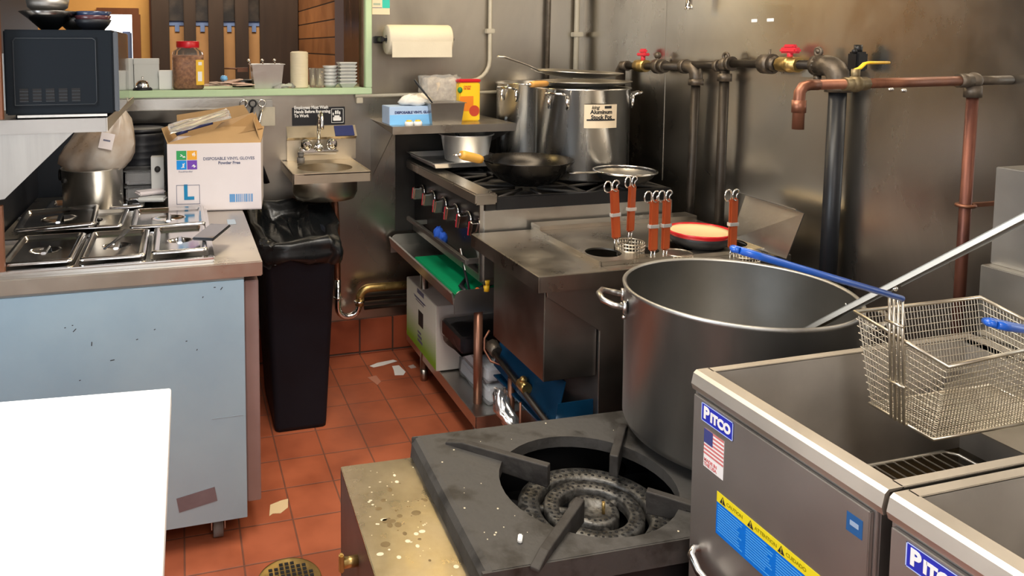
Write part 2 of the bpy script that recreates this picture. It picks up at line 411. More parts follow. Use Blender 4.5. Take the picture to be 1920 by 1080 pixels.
t = thing('slatted_screen', 'dark wooden slatted screen in the dining room behind the spice jar', 'screen', (.3, 5.82, 0))
xs = [(-.20, -.075), (.028, .115), (.205, .315), (.40, .50), (.585, .875)]
b = B()
for a, c in xs: b.box((a, 5.78, 0), (c, 5.84, 2.7), .004)
b.build('frame', darkw, t)
for (a, c) in [(-.075, .028), (.115, .205), (.315, .40), (.50, .585)]:
    g = B().box((a, 5.85, 1.74), (c, 5.86, 2.7)).build('pane', mat('dim_pane', (.06, .045, .035), .3, 0, .6, 9, 0, col2=(.015, .012, .01)), t)
k = 0
LB = ['first', 'second', 'third', 'fourth']
for (a, c) in [(-.075, .028), (.115, .205), (.315, .40), (.50, .585)]:
    o = B().box((a-.005, 5.87, 0.6), (c+.005, 5.876, 1.735)).build('kraft_paper_sheet', kraftp)
    single(o, 'tan kraft paper in the %s gap from the left of the dark slatted screen' % LB[k], 'paper', 'kraft paper sheets behind the screen')
    bb = B(); bb.box((a-.004, 5.862, 1.705), (c+.004, 5.866, 1.765)); bb.box(((a+c)/2-.012, 5.858, 1.66), ((a+c)/2+.02, 5.862, 1.72))
    bb.build('masking_tape', bluetape, o); k += 1

# ceiling fixtures (seen only in reflections)
for i, (x, y, ln) in enumerate([(.35, 1.7, 1.25), (.6, -.6, 1.25)]):
    t = thing('ceiling_light', ['flush ceiling light panel above the aisle', 'flush ceiling light panel behind the camera'][i], 'ceiling light', (x, y, 2.69))
    B().box((x-.33, y-ln/2, 2.675), (x+.33, y+ln/2, 2.70)).build('housing', whitep, t)

# ================================================================== RIGHT WALL PIPES
def pipe_thing(name, label, mt, path, r, cat='pipe'):
    t = thing(name, label, cat, path[0]); B().tube(path, r, 16).build('pipe', mt, t); return t
def collar(b, p, r, l, ax):
    d = Vector({'x': (1, 0, 0), 'y': (0, 1, 0), 'z': (0, 0, 1)}[ax])*l/2; b.cyl(Vector(p)-d, Vector(p)+d, r, seg=16)
px_ = 2.03
# gas drop 1 behind range
t = thing('gas_pipe', 'black iron gas drop with elbow nearest the stock pots', 'pipe', (px_, 2.6234, 0.6651), group='black iron gas pipes on the right wall')
B().tube([(px_, 2.6546, 0.5610), (px_, 2.6338, 1.4147)], .0175, 16).build('pipe', pipe_blk, t)
B().tube([(px_, 3.1439, 1.4584), (px_, 2.7275, 1.4646)], .0165, 16).build('branch_pipe', pipe_blk, t)
b = B(); b.tube([(px_, 2.6338, 1.3938), (px_, 2.6338, 1.4251)] + [(px_, 2.633+.042*(1-math.cos(a)), 1.425+.042*math.sin(a)) for a in (.4, .8, 1.2, 1.57)] + [(px_, 2.7171, 1.4667)], .026, 16)
collar(b, (px_, 2.6338, 1.4043), .030, .025, 'z'); collar(b, (px_, 2.7067, 1.4667), .030, .025, 'y'); b.build('elbow', pipe_fit, t)
b = B(); collar(b, (px_, 2.8836, 1.4626), .033, .035, 'y'); collar(b, (px_, 2.8524, 1.4626), .027, .03, 'y'); b.ball((px_, 2.8941, 1.5104), .016); b.cyl((px_, 2.8941, 1.4667), (px_, 2.8941, 1.5084), .008); b.cyl((px_, 2.8004, 1.4875), (px_, 2.8004, 1.5084), .005)
b.build('union', pipe_fit, t)
v = B(); v.cyl((px_, 3.0502, 1.4615), (px_, 2.9773, 1.4615), .028, seg=10); v.ball((px_, 3.0138, 1.4615), .03); v = v.build('valve', brass, t)
b = B(); b.obox((px_, 3.0034, 1.5136), (.03, .065, .014), bev=.004); b.obox((px_, 3.0034, 1.5292), (.02, .045, .02), bev=.006); b.cyl((px_, 3.0034, 1.4771), (px_, 3.0034, 1.5136), .01); b.build('valve_handle', redp, v)
b = B(); b.tube([(px_, 3.1231, 1.4584), (px_, 3.1647, 1.4584), (px_, 3.1855, 1.4355), (px_, 3.1855, 0.9774)], .024, 16); b.build('tee', pipe_fit, t)
# gas drop 2
t = thing('gas_pipe', 'brown-black gas drop with a cross fitting between the two outer drops', 'pipe', (px_, 2.4672, 0.6651), group='black iron gas pipes on the right wall')
B().tube([(px_, 2.4724, 0.5402), (px_, 2.4672, 1.4563)], .0185, 16).build('pipe', pipe_blk, t)
b = B(); collar(b, (px_, 2.4672, 1.4303), .027, .03, 'z'); b.ball((px_, 2.4672, 1.4803), .027); collar(b, (px_, 2.4360, 1.4844), .028, .02, 'y'); collar(b, (px_, 2.5037, 1.4750), .024, .02, 'y'); b.torus((px_, 2.4620, 1.5104), .014, .006, normal='x'); b.build('tee', pipe_fit, t)
B().tube([(px_, 2.7067, 1.4750), (px_, 2.4672, 1.4771)], .0155, 16).build('branch_pipe', pipe_blk, t)
B().tube([(px_, 2.4568, 1.4844), (px_, 1.9467, 1.4896)], .0155, 16).build('header_pipe', pipe_blk, t)
b = B(); collar(b, (px_, 2.2434, 1.4875), .036, .045, 'y'); b.cyl((px_, 2.2798, 1.4875), (px_, 2.2538, 1.4875), .026, .036, 8); b.cyl((px_, 2.2278, 1.4875), (px_, 2.2018, 1.4875), .032, .024, 8); b.cyl((px_, 2.2382, 1.4979), (px_, 2.2382, 1.5396), .005); b.build('union', pipe_fit, t)
v = B(); v.cyl((px_, 2.1914, 1.4875), (px_, 2.1029, 1.4875), .026, seg=8); v.ball((px_, 2.1445, 1.4875), .029); v = v.build('valve', brass, t)
b = B(); b.obox((px_, 2.1445, 1.5365), (.03, .075, .02), bev=.006); b.obox((px_, 2.1445, 1.5500), (.022, .05, .014), bev=.005); b.cyl((px_, 2.1445, 1.4979), (px_, 2.1445, 1.5396), .01); b.build('valve_handle', redp, v)
# black painted drop 3
t = thing('gas_pipe', 'thick glossy black gas drop with a big grey elbow above the large pot', 'pipe', (px_, 1.9467, 0.5610), group='black iron gas pipes on the right wall')
B().tube([(px_, 1.9519, 0.5090), (px_, 1.9415, 1.4355)], .026, 20).build('pipe', pipe_blk2, t)
b = B(); b.tube([(px_, 1.9415, 1.4095), (px_, 1.9415, 1.4407)] + [(px_, 1.941+.047*(1-math.cos(a)), 1.441+.047*math.sin(a)) for a in (.4, .8, 1.2, 1.57)] + [(px_, 2.0196, 1.4875)], .034, 18)
collar(b, (px_, 1.9415, 1.4147), .039, .022, 'z'); b.build('elbow', pipe_fit, t)
b = B(); collar(b, (px_, 2.0248, 1.4875), .034, .022, 'y'); b.torus((px_, 2.0248, 1.5323), .012, .006, normal='x'); b.cyl((px_, 2.0248, 1.4563), (px_, 2.0248, 1.4303), .012); b.ball((px_, 2.0248, 1.5344), .009); b.build('hanger_clamp', pipe_fit, t)
b = B(); b.obox((px_, 1.8738, 1.5032), (.045, .04, .06), bev=.006); b.cyl((px_, 1.8738, 1.5292), (px_, 1.8738, 1.5552), .012); b.ball((px_-.02, 1.868, 1.535), .008); b.build('shutoff_block', blackm, t)
# pot filler
t = thing('pot_filler', 'copper water pipe with yellow lever valve and downward spout above the large pot', 'pipe', (1.97, 1.46, .5))
cx, cy = 1.95, 1.455
B().tube([(cx+.0, cy+.005, .60), (cx, cy, 1.44)], .0135, 16).build('riser', mat('old_copper', (.22, .085, .055), .45, .7, .4, 16, .1, (1, 1, .3), .1, 50, col2=(.11, .045, .035)), t)
B().tube([(cx, cy, 1.463), (1.455, 1.469, 1.458)], .0125, 16).build('arm', copper, t)
b = B(); b.tube([(1.475, 1.468, 1.458), (1.45, 1.469, 1.458), (1.432, 1.470, 1.453), (1.424, 1.470, 1.441), (1.423, 1.470, 1.42), (1.423, 1.470, 1.352)], .0132, 16); collar(b, (1.423, 1.470, 1.407), .016, .03, 'z'); b.build('spout', copper, t)
b = B(); b.ball((cx, cy, 1.463), .021); collar(b, (cx, cy, 1.435), .020, .03, 'z'); b.cyl((cx-.012, cy, 1.463), (cx-.045, cy+.006, 1.463), .018); b.cyl((cx, cy, 1.463), (XR, cy, 1.463), .012); b.build('elbow', pipe_fit, t)
b = B(); b.torus((cx, cy+.001, 1.14), .019, .005); b.box((cx, cy-.006, 1.135), (XR, cy+.006, 1.145)); b.build('pipe_strap', copper, t)
vx, vy = 1.583, 1.465
v = B(); v.ball((vx, vy, 1.459), .021); v.cyl((vx-.035, vy, 1.459), (vx+.035, vy, 1.459), .0165, seg=8); v.cyl((vx, vy, 1.47), (vx, vy, 1.495), .010); v = v.build('valve', mat('old_brass', (.26, .20, .11), .5, .8, .4, 40, .1), t)
b = B(); b.tube([(vx-.004, vy, 1.493), (vx+.012, vy, 1.497), (vx+.026, vy, 1.508), (vx+.038, vy, 1.510), (vx+.10, vy, 1.510)], [.005, .0065, .0065, .0065, .006], 10, flat=.6); b.build('valve_lever', yelp, v)
b = B(); b.box((XR-.008, 2.06, 1.445), (XR, 2.13, 1.475), .002); o = rebase(b.build('wall_bracket', conduitm), (XR, 2.1, 1.445)); single(o, 'small cream bracket screwed under the red gas valve', 'bracket')
b = B(); b.cyl((XR-.07, 2.66, 1.715), (XR-.07, 2.66, 1.80), .012, .014); b.cyl((XR-.07, 2.66, 1.70), (XR-.07, 2.66, 1.715), .016); b.cyl((XR, 2.66, 1.79), (XR-.07, 2.66, 1.79), .008); o = rebase(b.build('wall_nozzle', chrome), (XR-.07, 2.66, 1.7)); single(o, 'small chrome nozzle poking down from the top edge of the right wall', 'nozzle')
for i, (y, z, r) in enumerate([(1.795, 1.420, .006), (1.752, 1.419, .006)]):
    o = rebase(B().ball((XR-.003, y, z), r).build('wall_screw', chrome), (XR, y, z)); single(o, ['bright screw on the right wall under the copper arm, nearer the yellow lever', 'bright screw on the right wall under the copper arm, nearer the riser'][i], 'screw', 'screws below the copper arm')
for i, (y, w_) in enumerate([(2.37, .03), (2.29, .034)]):
    o = rebase(B().box((XR-.002, y-w_/2, 1.640), (XR, y+w_/2, 1.652), .001).build('tape_scrap', white_lbl), (XR, y, 1.64)); single(o, ['left scrap of white tape high on the steel wall', 'right scrap of white tape high on the steel wall'][i], 'tape', 'tape scraps on the right wall')
# conduits on back wall
t = thing('conduit', 'cream conduit running down the back wall then curving left above the yellow can', 'conduit', (1.52, YB-.02, 1.4))
y = YB-.022
pth = [(1.527, y, 2.7), (1.527, y, 1.48)] + [(1.527-.105*(1-math.cos(a)), y, 1.48-.105*math.sin(a)) for a in (.3, .6, .9, 1.2, 1.5)] + [(1.36, y, 1.37)]
B().tube(pth, .0105, 12).build('pipe', conduitm, t)
B().box((1.505, YB-.035, 1.615), (1.55, YB, 1.64), .003).build('strap', conduitm, t)
t = thing('conduit', 'cream horizontal conduit running right from the green window frame', 'conduit', (1.2, y, 1.31))
B().tube([(.82, y, 1.307), (1.75, y, 1.318)], .0085, 12).build('pipe', conduitm, t)
B().box((.825, YB-.03, 1.272), (.857, YB, 1.30), .002).build('bracket', conduitm, t)
t = thing('conduit', 'grey vertical conduit on the back wall behind the stock pot lid', 'conduit', (1.865, y, 1.3)); B().tube([(1.845, y, .9), (1.865, y, 2.7)], .012, 12).build('pipe', pipe_fit, t)
t = thing('conduit', 'cream vertical conduit in the corner right of the stock pots', 'conduit', (2.02, y, 1.3)); B().tube([(2.015, y, .9), (2.025, y, 2.7)], .014, 12).build('pipe', conduitm, t)
B().box((1.995, YB-.04, 1.60), (2.05, YB, 1.625), .003).build('strap', conduitm, t)
B().box((.36, YB-.01, 0), (.36, YB, 0)) if False else None

# ================================================================== BACK WALL FIXTURES
# poster
t = thing('notice_poster', 'cream notice with a teal corner pinned beside the green window frame', 'poster', (.96, YB-.004, 1.7))
B().box((.91, YB-.004, 1.706), (1.0, YB-.001, 1.86), .0005).build('sheet', soapy, t)
B().box((.962, YB-.0048, 1.738), (1.0, YB-.0042, 1.83)).build('teal_block', mat('teal_print', (.03, .5, .42), .5), t)
B().box((.916, YB-.0048, 1.752), (.952, YB-.0042, 1.762)).build('grey_panel', mat('poster_grey', (.35, .42, .33), .6), t)
B().box((.912, YB-.0048, 1.738), (.96, YB-.0042, 1.741)).build('rule', ink, t)
# paper towel
t = thing('paper_towel_holder', 'black arm paper towel holder on the back wall', 'holder', (.92, YB-.03, 1.58))
b = B(); b.box((.915, YB-.03, 1.565), (.96, YB, 1.60), .003); b.box((.925, YB-.11, 1.572), (.945, YB-.02, 1.595), .003); b.cyl((.935, YB-.1, 1.583), (1.30, YB-.1, 1.583), .008); b.build('arm', blackm, t)
b = B(); x0, x1 = .955, 1.275; yc, zc = YB-.1, 1.583
T = Matrix.Translation((x0, yc, zc)) @ Matrix.Rotation(PI/2, 4, 'Y')
b.T = T; b.lathe([(.021, 0), (.068, 0), (.071, .006), (.071, x1-x0-.006), (.068, x1-x0), (.021, x1-x0), (.021, 0)], seg=48)
b.T = Matrix.Identity(4)
o = rebase(b.build('paper_towel_roll', paper), (x0, yc, zc)); single(o, 'large cream paper towel roll hanging right of the window', 'paper towel')
t2 = B(); t2.prism([(x0+.01, yc-.0715, zc-.01), (x0+.01, yc-.073, zc-.01), (x0+.01, yc-.075, zc-.085), (x0+.01, yc-.0735, zc-.085)], (x1-x0-.02, 0, 0)); t2.build('loose_sheet', paper, o)
# hand wash sign
t = thing('hand_wash_sign', 'black handwashing sign with white lettering above the hand sink', 'sign', (.64, YB-.004, 1.17))
B().box((.512, YB-.004, 1.168), (.772, YB, 1.256), .0015).build('panel', blk_pl, t)
T = basis((.522, YB-.0045, 1.235), (1, 0, 0), (0, 0, 1))
text('lettering', 'Employees Must Wash\nHands Before Returning\nTo Work', .021, T, white_lbl, t, off=.0006, sx=.86)
b = B(); x = .735
b.box((.704, YB-.0046, 1.178), (.764, YB-.0042, 1.247)); b.build('picture_frame', white_lbl, t)
B().box((.706, YB-.0050, 1.180), (.762, YB-.0046, 1.245)).build('picture_ground', blk_pl, t)
b = B()
for (a, c, d, e) in [(.712, 1.188, .752, 1.206), (.718, 1.206, .745, 1.214), (.722, 1.22, .73, 1.238), (.733, 1.22, .739, 1.24), (.742, 1.218, .748, 1.234), (.71, 1.214, .716, 1.228)]: b.box((a, YB-.0056, c), (d, YB-.005, e), .002)
b.build('hand_symbol', white_lbl, t)
# hand sink
t = thing('hand_sink', 'small wall-mounted stainless hand sink with gooseneck faucet', 'sink', (.65, YB, .84))
zd = 1.0; y0 = 3.19
b = B(); b.prism([(.485, YB-.03, zd), (.825, YB-.03, zd), (.815, YB-.03, 1.10), (.815, YB, 1.165), (.485, YB, 1.165), (.485, YB-.03, 1.10)], (0, .028, 0)) if False else None
b.box((.483, YB-.022, zd), (.822, YB, 1.10), .002); b.prism([(.483, YB-.022, 1.10), (.483, YB-.05, 1.115), (.483, YB-.004, 1.165), (.483, YB, 1.10)], (.339, 0, 0)); b.build('backsplash', mat('sink_steel', (.68, .60, .47), .33, 1, .1, 6, .06), t)
b = B(); b.cellhole(.455, .80, y0, YB-.02, zd-.004, zd, .625, 3.36, .125, 40)
for a, c in (((.455, y0, zd-.042), (.80, y0+.006, zd+.004)), ((.455, y0, zd-.042), (.461, YB, zd+.004)), ((.794, y0, zd-.042), (.80, YB, zd+.004))): b.box(a, c, .0015)
b.build('rim', mat('sink_steel', (.68, .60, .47), .33, 1, .1, 6, .06), t)
b = B(); b.lathe([(.126, -.002), (.130, -.03), (.130, -.11), (.118, -.138), (.03, -.150), (0, -.150), (0, -.141), (.03, -.141), (.097, -.13), (.122, -.098), (.124, -.03), (.124, 0)], (.625, 3.36, zd), 40, sx=1.14, sy=1.0); b.build('basin', MATS['sink_steel'], t)
f = B(); f.cyl((.56, YB-.022, 1.055), (.56, YB-.07, 1.055), .02); f.cyl((.69, YB-.022, 1.055), (.69, YB-.07, 1.055), .02); f.obox((.625, YB-.085, 1.05), (.19, .035, .03), bev=.01); f.ball((.625, YB-.085, 1.07), .026)
f = f.build('faucet', chrome, t)
f2 = B(); f2.tube([(.625, YB-.085, 1.07), (.628, YB-.085, 1.20)] + [(.628, YB-.125+.04*math.cos(a), 1.20+.04*math.sin(a)) for a in (.5, 1., 1.57, 2.1, 2.6, 3.1)] + [(.628, YB-.165, 1.18), (.628, YB-.167, 1.165)], .0095, 12); f2.build('spout', chrome, f)
for x in (.565, .688):
    h = B(); h.ball((x, YB-.09, 1.085), .028); h.tube([(x, YB-.09, 1.085), (x, YB-.145, 1.10)], [.012, .009], 10); h.build('handle', chrome, f)
B().box((.714, YB-.052, 1.115), (.812, YB-.045, 1.16)) if False else None
B().prism([(.715, YB-.0505, 1.118), (.715, YB-.0515, 1.119), (.715, YB-.0085, 1.164), (.715, YB-.0075, 1.163)], (.095, 0, 0)).build('sticker', navy, t)
dr = B(); dr.tube([(.625, 3.36, .86), (.625, 3.36, .62), (.63, 3.40, .60), (.68, 3.44, .55), (.70, 3.45, .45)], .02, 14)
o = rebase(B().cyl((.535, YB-.12, 1.004), (.535, YB-.12, 1.03), .018, seg=16).cyl((.535, YB-.12, 1.03), (.535, YB-.12, 1.05), .012, .015, seg=16).cyl((.535, YB-.12, 1.05), (.535, YB-.12, 1.058), .017, .01, seg=16).build('drain_stopper', rubber), (.535, YB-.12, 1.004)); single(o, 'grey drain stopper on the left corner of the hand sink', 'stopper')
# drain pipes behind bin
t = thing('drain_pipe', 'chrome U trap and brass waste pipe low on the back wall', 'pipe', (.77, YB-.06, .3))
yy = YB-.055
B().tube([(.70, yy-.02, .86), (.715, yy, .7), (.72, yy, .33)], .017, 14).build('downpipe', copper, t)
B().tube([(.715, yy-.03, .42), (.715, yy-.03, .30)] + [(.768-.053*math.cos(a), yy-.03, .28-.05*math.sin(a)) for a in [PI*k/10 for k in range(11)]] + [(.822, yy-.03, .30)], .0155, 14).build('trap', chrome, t)
B().tube([(.822, yy-.03, .28), (.826, yy-.03, .315)] + [(.875-.05*math.cos(a), yy-.03, .315+.05*math.sin(a)) for a in [PI/2*k/5 for k in range(6)]] + [(1.3, yy-.03, .358)], .021, 14).build('waste_pipe', brass, t)
b = B(); b.torus((.715, yy-.03, .33), .018, .005); b.torus((.822, yy-.03, .30), .021, .006); b.build('slip_nut', chrome, t)
for i, z in enumerate((.245, .29)):
    t = thing('supply_pipe', ['lower thin dark pipe along the wall above the cove tiles', 'upper thin dark pipe along the wall above the cove tiles'][i], 'pipe', (1.0, YB-.03, z), group='thin pipes above the cove tiles')
    B().tube([(.86, YB-.03, z), (1.95, YB-.03, z+.004)], .010, 10).build('pipe', pipe_blk, t)
# outlet, beam under sill
t = thing('outlet_box', 'grey electrical outlet box under the pass-through', 'outlet', (.36, YB, 1.2))
B().box((.29, YB-.045, 1.19), (.415, YB, 1.30), .004).build('box', mat('galvanised_box', (.36, .35, .33), .45, .7), t)
B().box((.355, YB-.05, 1.175), (.425, YB-.045, 1.265), .002).build('cover_plate', conduitm, t)
t = thing('wall_rail', 'deep stainless rail mounted under the pass-through sill', 'rail', (0, YB, 1.2))
b = B(); b.box((-.62, YB-.05, 1.262), (.285, YB, 1.312), .003); b.prism([(-.62, YB, 1.205), (-.62, YB-.06, 1.205), (-.62, YB-.075, 1.262), (-.62, YB, 1.262)], (.905, 0, 0)); b.build('rail', steel, t)
for i, (x, mt2) in enumerate([(.320, blk_pl), (.362, chrome), (.279, chrome)]):
    b = B(); b.torus((x, YB-.07, 1.285), .016, .004, normal='y'); b.tube([(x, YB-.07, 1.27), (x-.02, YB-.08, 1.19), (x-.055, YB-.085, 1.05)], [.007, .012, .016], 10, flat=.4); b.cyl((x, YB-.07, 1.30), (x, YB-.03, 1.30), .003)
    o = rebase(b.build('tongs', mt2), (x, YB-.07, 1.05)); single(o, ['black-handled tongs hanging under the sill beside the outlet', 'shiny steel tongs hanging closest to the outlet plate', 'steel tongs hanging left of the other tongs'][i], 'tongs', 'tongs hanging by the outlet')
t = thing('wall_lamp', 'warm wall lamp high on the back wall above the frame', 'lamp', (1.17, YB, 2.0))
b = B(); b.box((1.13, YB-.06, 2.04), (1.22, YB, 2.16), .01); b.box((1.08, YB-.14, 2.085), (1.25, YB-.05, 2.12), .01); b.build('housing', blackm, t)
for (x, y, z, r_, la) in [(-.5, .55, 2.53, .09, 'added round downlight over the white chest'), (1.35, 2.75, 2.33, .2, 'added pendant fixture for the light over the gas range'), (1.35, 1.5, 2.33, .2, 'added pendant fixture for the light over the large stock pot')]:  # unseen fixtures added as bodies for the chest spot and hood lights
    t = thing('added_lamp', la, 'lamp', (x, y, z))
    B().lathe([(0, .0), (r_, .0), (r_*.9, .04), (.03, .07), (0, .07)], (x, y, z), 32).build('added_lamp_shade', steel_dark, t)
    B().cyl((x, y, z+.06), (x, y, 2.70), .008, seg=10).build('added_lamp_stem', steel_dark, t)
# ================================================================== ON THE PASS-THROUGH
zs = 1.347
def bell(x, y, lab):
    t = thing('service_bell', lab, 'bell', (x, y, zs), group='service bells on the pass-through')
    B().lathe([(0, 0), (.043, 0), (.043, .008), (.036, .014), (0, .014)], (x, y, zs), 32).build('base', blk_pl, t)
    B().lathe([(.034, .012), (.034, .018), (.031, .032), (.022, .044), (.010, .049), (0, .050)], (x, y, zs), 32).build('dome', chrome, t)
    B().cyl((x, y, zs+.048), (x, y, zs+.064), .003, .004, 10).build('button', chrome, t)
    return t
t = bell(-.172, 3.665, 'chrome service bell on the sill, fully clear of the microwave')
copy_thing(t, (-.275, 3.668, zs), label='chrome service bell on the sill, half hidden beside the microwave')
def carton(name, x0, x1, y0, y1, z0, z1, mt, lab, cat='box', seam=True, grp=None):
    t = thing(name, lab, cat, ((x0+x1)/2, (y0+y1)/2, z0), group=grp)
    B().box((x0, y0, z0), (x1, y1, z1), .002).build('body', mt, t)
    if seam: B().box((x0-.001, y0-.001, z1-.028), (x1+.001, y1+.001, z1+.001), .002).build('lid', mt, t)
    return t
cw2 = mat('grey_white_card', (.60, .61, .60), .6)
carton('paper_box', -.30, -.215, 3.74, 3.84, zs, zs+.145, cw2, 'pale box on the sill half behind the microwave', grp='white boxes on the sill')
carton('paper_box', -.212, -.10, 3.73, 3.83, zs, zs+.145, cw2, 'tall white box on the sill behind the clear service bell', grp='white boxes on the sill')
carton('paper_box', -.10, -.04, 3.71, 3.80, zs, zs+.088, whitep, 'short white box on the sill beside the spice jar', grp='white boxes on the sill')
# chilli jar
x, y = .034, 3.72
t = thing('spice_jar', 'clear plastic jar of crushed chilli with red lid on the sill', 'jar', (x, y, zs))
def sq(p):
    def f(a, z): return 1/((abs(math.cos(a))**p+abs(math.sin(a))**p)**(1/p))
    return f
B().lathe([(0, 0), (.064, 0), (.072, .008), (.072, .165), (.066, .182), (.05, .19), (.05, .20)], (x, y, zs), 48, wob=sq(5)).build('jar_body', jarm, t)
B().lathe([(0, .004), (.060, .004), (.067, .012), (.067, .15), (.05, .160), (0, .158)], (x, y, zs), 48, wob=sq(5)).build('chilli_flakes', nuts, t)
B().lathe([(0, .195), (.052, .195), (.053, .198), (.053, .225), (.050, .228), (0, .228)], (x, y, zs), 48).build('lid', redlid, t)
lb = B().box((x+.035, y-.0735, zs+.022), (x+.071, y-.072, zs+.14), .0005).build('label', yelp, t)
B().box((x+.043, y-.0745, zs+.04), (x+.062, y-.0736, zs+.085)).build('label_panel', white_lbl, lb)
B().box((x+.046, y-.0745, zs+.115), (x+.062, y-.0736, zs+.13)).build('label_panel', white_lbl, lb)
# loose packet pile
b = B(); rr = random.Random(3)
for k in range(7):
    b.obox((.165+.02*k+rr.uniform(-.01, .01), 3.68+rr.uniform(-.03, .03), zs+.010+.006*abs(3-k)*-1+.028), (.10, .07, .004), rz=rr.uniform(-.6, .6), ry=rr.uniform(-.22, .22))
o = rebase(b.build('condiment_packets', mat('packet_wrap', (.72, .52, .42), .3, 0, .3, 20)), (.21, 3.68, zs)); single(o, 'pinkish pile of wrapped packets between chilli jar and steel pan', 'packets'); o['kind'] = 'stuff'
for i, (px0, dz, c) in enumerate([(.205, .045, 'light blue twisted wrapper on the packet pile')]):
    b = B(); b.ball((px0-.005, 3.70, zs+.05), .017, sz=.8); crumple(b.bm, .003, 2); o = rebase(b.build('wrapper', sky_lbl), (px0, 3.7, zs+.03)); single(o, c, 'wrapper')
# frying pan handle + 1/6 pan with utensils
def hotel_pan(t, x0, x1, y0, y1, z, h, mt, taper=.012, rim=.006):
    b = B(); T = [(x0, y0), (x1, y0), (x1, y1), (x0, y1)]; k = taper
    q = [(x0+k, y0+k), (x1-k, y0+k), (x1-k, y1-k), (x0+k, y1-k)]
    w2 = .002
    def ring(p, zz, ins): return [(p[0][0]+ins, p[0][1]+ins, zz), (p[1][0]-ins, p[1][1]+ins, zz), (p[2][0]-ins, p[2][1]-ins, zz), (p[3][0]+ins, p[3][1]-ins, zz)]
    ro, rb, ri, rib, rm = ring(T, z+h, 0), ring(q, z, 0), ring(T, z+h, w2), ring(q, z+w2, w2), ring(T, z+h, -rim)
    V = lambda L: [b._v(p) for p in L]
    ro, rb, ri, rib, rm = V(ro), V(rb), V(ri), V(rib), V(rm)
    rml = V(ring(T, z+h-.003, -rim))
    f = b.bm.faces.new
    for i in range(4):
        j = (i+1) % 4
        f((rb[i], rb[j], ro[j], ro[i])); f((ri[i], ri[j], rib[j], rib[i])); f((rm[i], rm[j], ri[j], ri[i])); f((rml[j], rml[i], ro[i], ro[j])); f((rml[i], rml[j], rm[j], rm[i]))
    f(rb[::-1]); f(rib)
    return b.build('pan_body', mt, t)
t = thing('steel_pan', 'deep steel insert pan holding utensils on the sill', 'pan', (.405, 3.72, zs))
hotel_pan(t, .33, .482, 3.66, 3.80, zs, .118, steel_lite)
for i, (a, c) in enumerate([(.35, -.03), (.385, .0), (.435, .01)]):
    bb = B(); bb.tube([(a+.02, 3.73, zs+.02), (a+c, 3.72, zs+.135)], .0035, 8); bb.ball((a+c, 3.72, zs+.135), .009, sz=.8)
    o = rebase(bb.build('serving_spoon', chrome), (a, 3.73, zs+.02)); single(o, ['leftmost spoon in the steel pan on the sill', 'middle spoon in the steel pan on the sill', 'rightmost spoon in the steel pan on the sill'][i], 'spoon', 'spoons in the sill pan')
b = B(); b.tube([(.205, 3.80, zs+.095), (.30, 3.79, zs+.092)], [.007, .008], 10, flat=.6); b.obox((.295, 3.79, zs+.088), (.05, .02, .022)); o = rebase(b.build('pan_handle', brownw), (.25, 3.8, zs+.09)); 
b2 = B(); b2.lathe([(0, .02), (.05, .02), (.062, .055), (.060, .055), (.048, .024), (0, .024)], (.30, 3.87, zs-.02), 24); o2 = b2.build('small_pan', blackm); o.parent = o2; WM[o.name] = Matrix.Identity(4); o.name = 'handle'; o.matrix_parent_inverse = Matrix.Identity(4)
single(o2, 'small black pan with brown handle behind the steel insert pan on the sill', 'pan')
b = B(); b.lathe([(0, .002), (.05, .004), (.055, .012), (.03, .024), (0, .02)], (.485, 3.66, zs-.001), 14, sy=.7); crumple(b.bm, .006, 5); o = rebase(b.build('plastic_wrap_scrap', bagclear), (.47, 3.66, zs)); single(o, 'crumpled clear plastic wrap on the sill in front of the steel pan', 'plastic wrap')
# stack of lids
t = thing('lid_stack', 'tall cream sleeve of stacked cup lids on the sill', 'lid stack', (.563, 3.70, zs))
pr = [(0, 0)]
for k in range(22): pr += [(.043, k*.0079+.0006), (.0445, k*.0079+.004), (.043, k*.0079+.0072)]
pr += [(.036, .178), (0, .180)]
B().lathe(pr, (.563, 3.70, zs), 32).build('lids', soapy, t)
# glasses
gm = mat('amber_glass', (.93, .86, .78), .06, 0, trans=.85, ior=1.3)
for i, (x, y) in enumerate([(.635, 3.72), (.662, 3.68), (.690, 3.73)]):
    b = B(); b.lathe([(0, 0), (.017, 0), (.019, .01), (.021, .095), (.019, .095), (.016, .012), (0, .01)], (x, y, zs), 20); o = rebase(b.build('drinking_glass', gm), (x, y, zs)); single(o, ['leftmost small glass beside the cream lid stack', 'middle small glass between lid stack and square plates', 'small glass touching the square plates'][i], 'glass', 'small glasses on the sill')
# square plates stack + bowls
cer = mat('grey_ceramic', (.60, .61, .60), .3, 0, .1, 8, coat=.2)
pt = None
for k in range(7):
    t = thing('square_dish', 'grey square dish, number', 'dish', (.795, 3.67, zs+k*.0165), group='stack of square dishes on the sill')
    if pt is None:
        b = B(); q = Matrix.Rotation(PI/4, 4, 'Z')
        x, y, z = .795, 3.67, zs
        b.T = Matrix.Translation((x, y, z)) @ q; b.lathe([(0, 0), (.038, 0), (.062, .022), (.062, .026), (.058, .026), (.035, .004), (0, .004)], seg=4)
        for f in b.bm.faces: f.smooth = False
        b.T = Matrix.Identity(4); b.build('dish', cer, t, bevel=.003); pt = t
    else:
        for ch in pt.children: c = ch.copy(); COL.objects.link(c); c.parent = t
    t['label'] = ['bottom grey square dish of the stack on the sill', 'second-lowest grey square dish of the sill stack', 'third grey square dish from the bottom of the stack', 'middle grey square dish of the stack of seven', 'grey square dish third from the top of the stack', 'second-highest grey square dish of the sill stack', 'topmost grey square dish of the stack on the sill'][k]
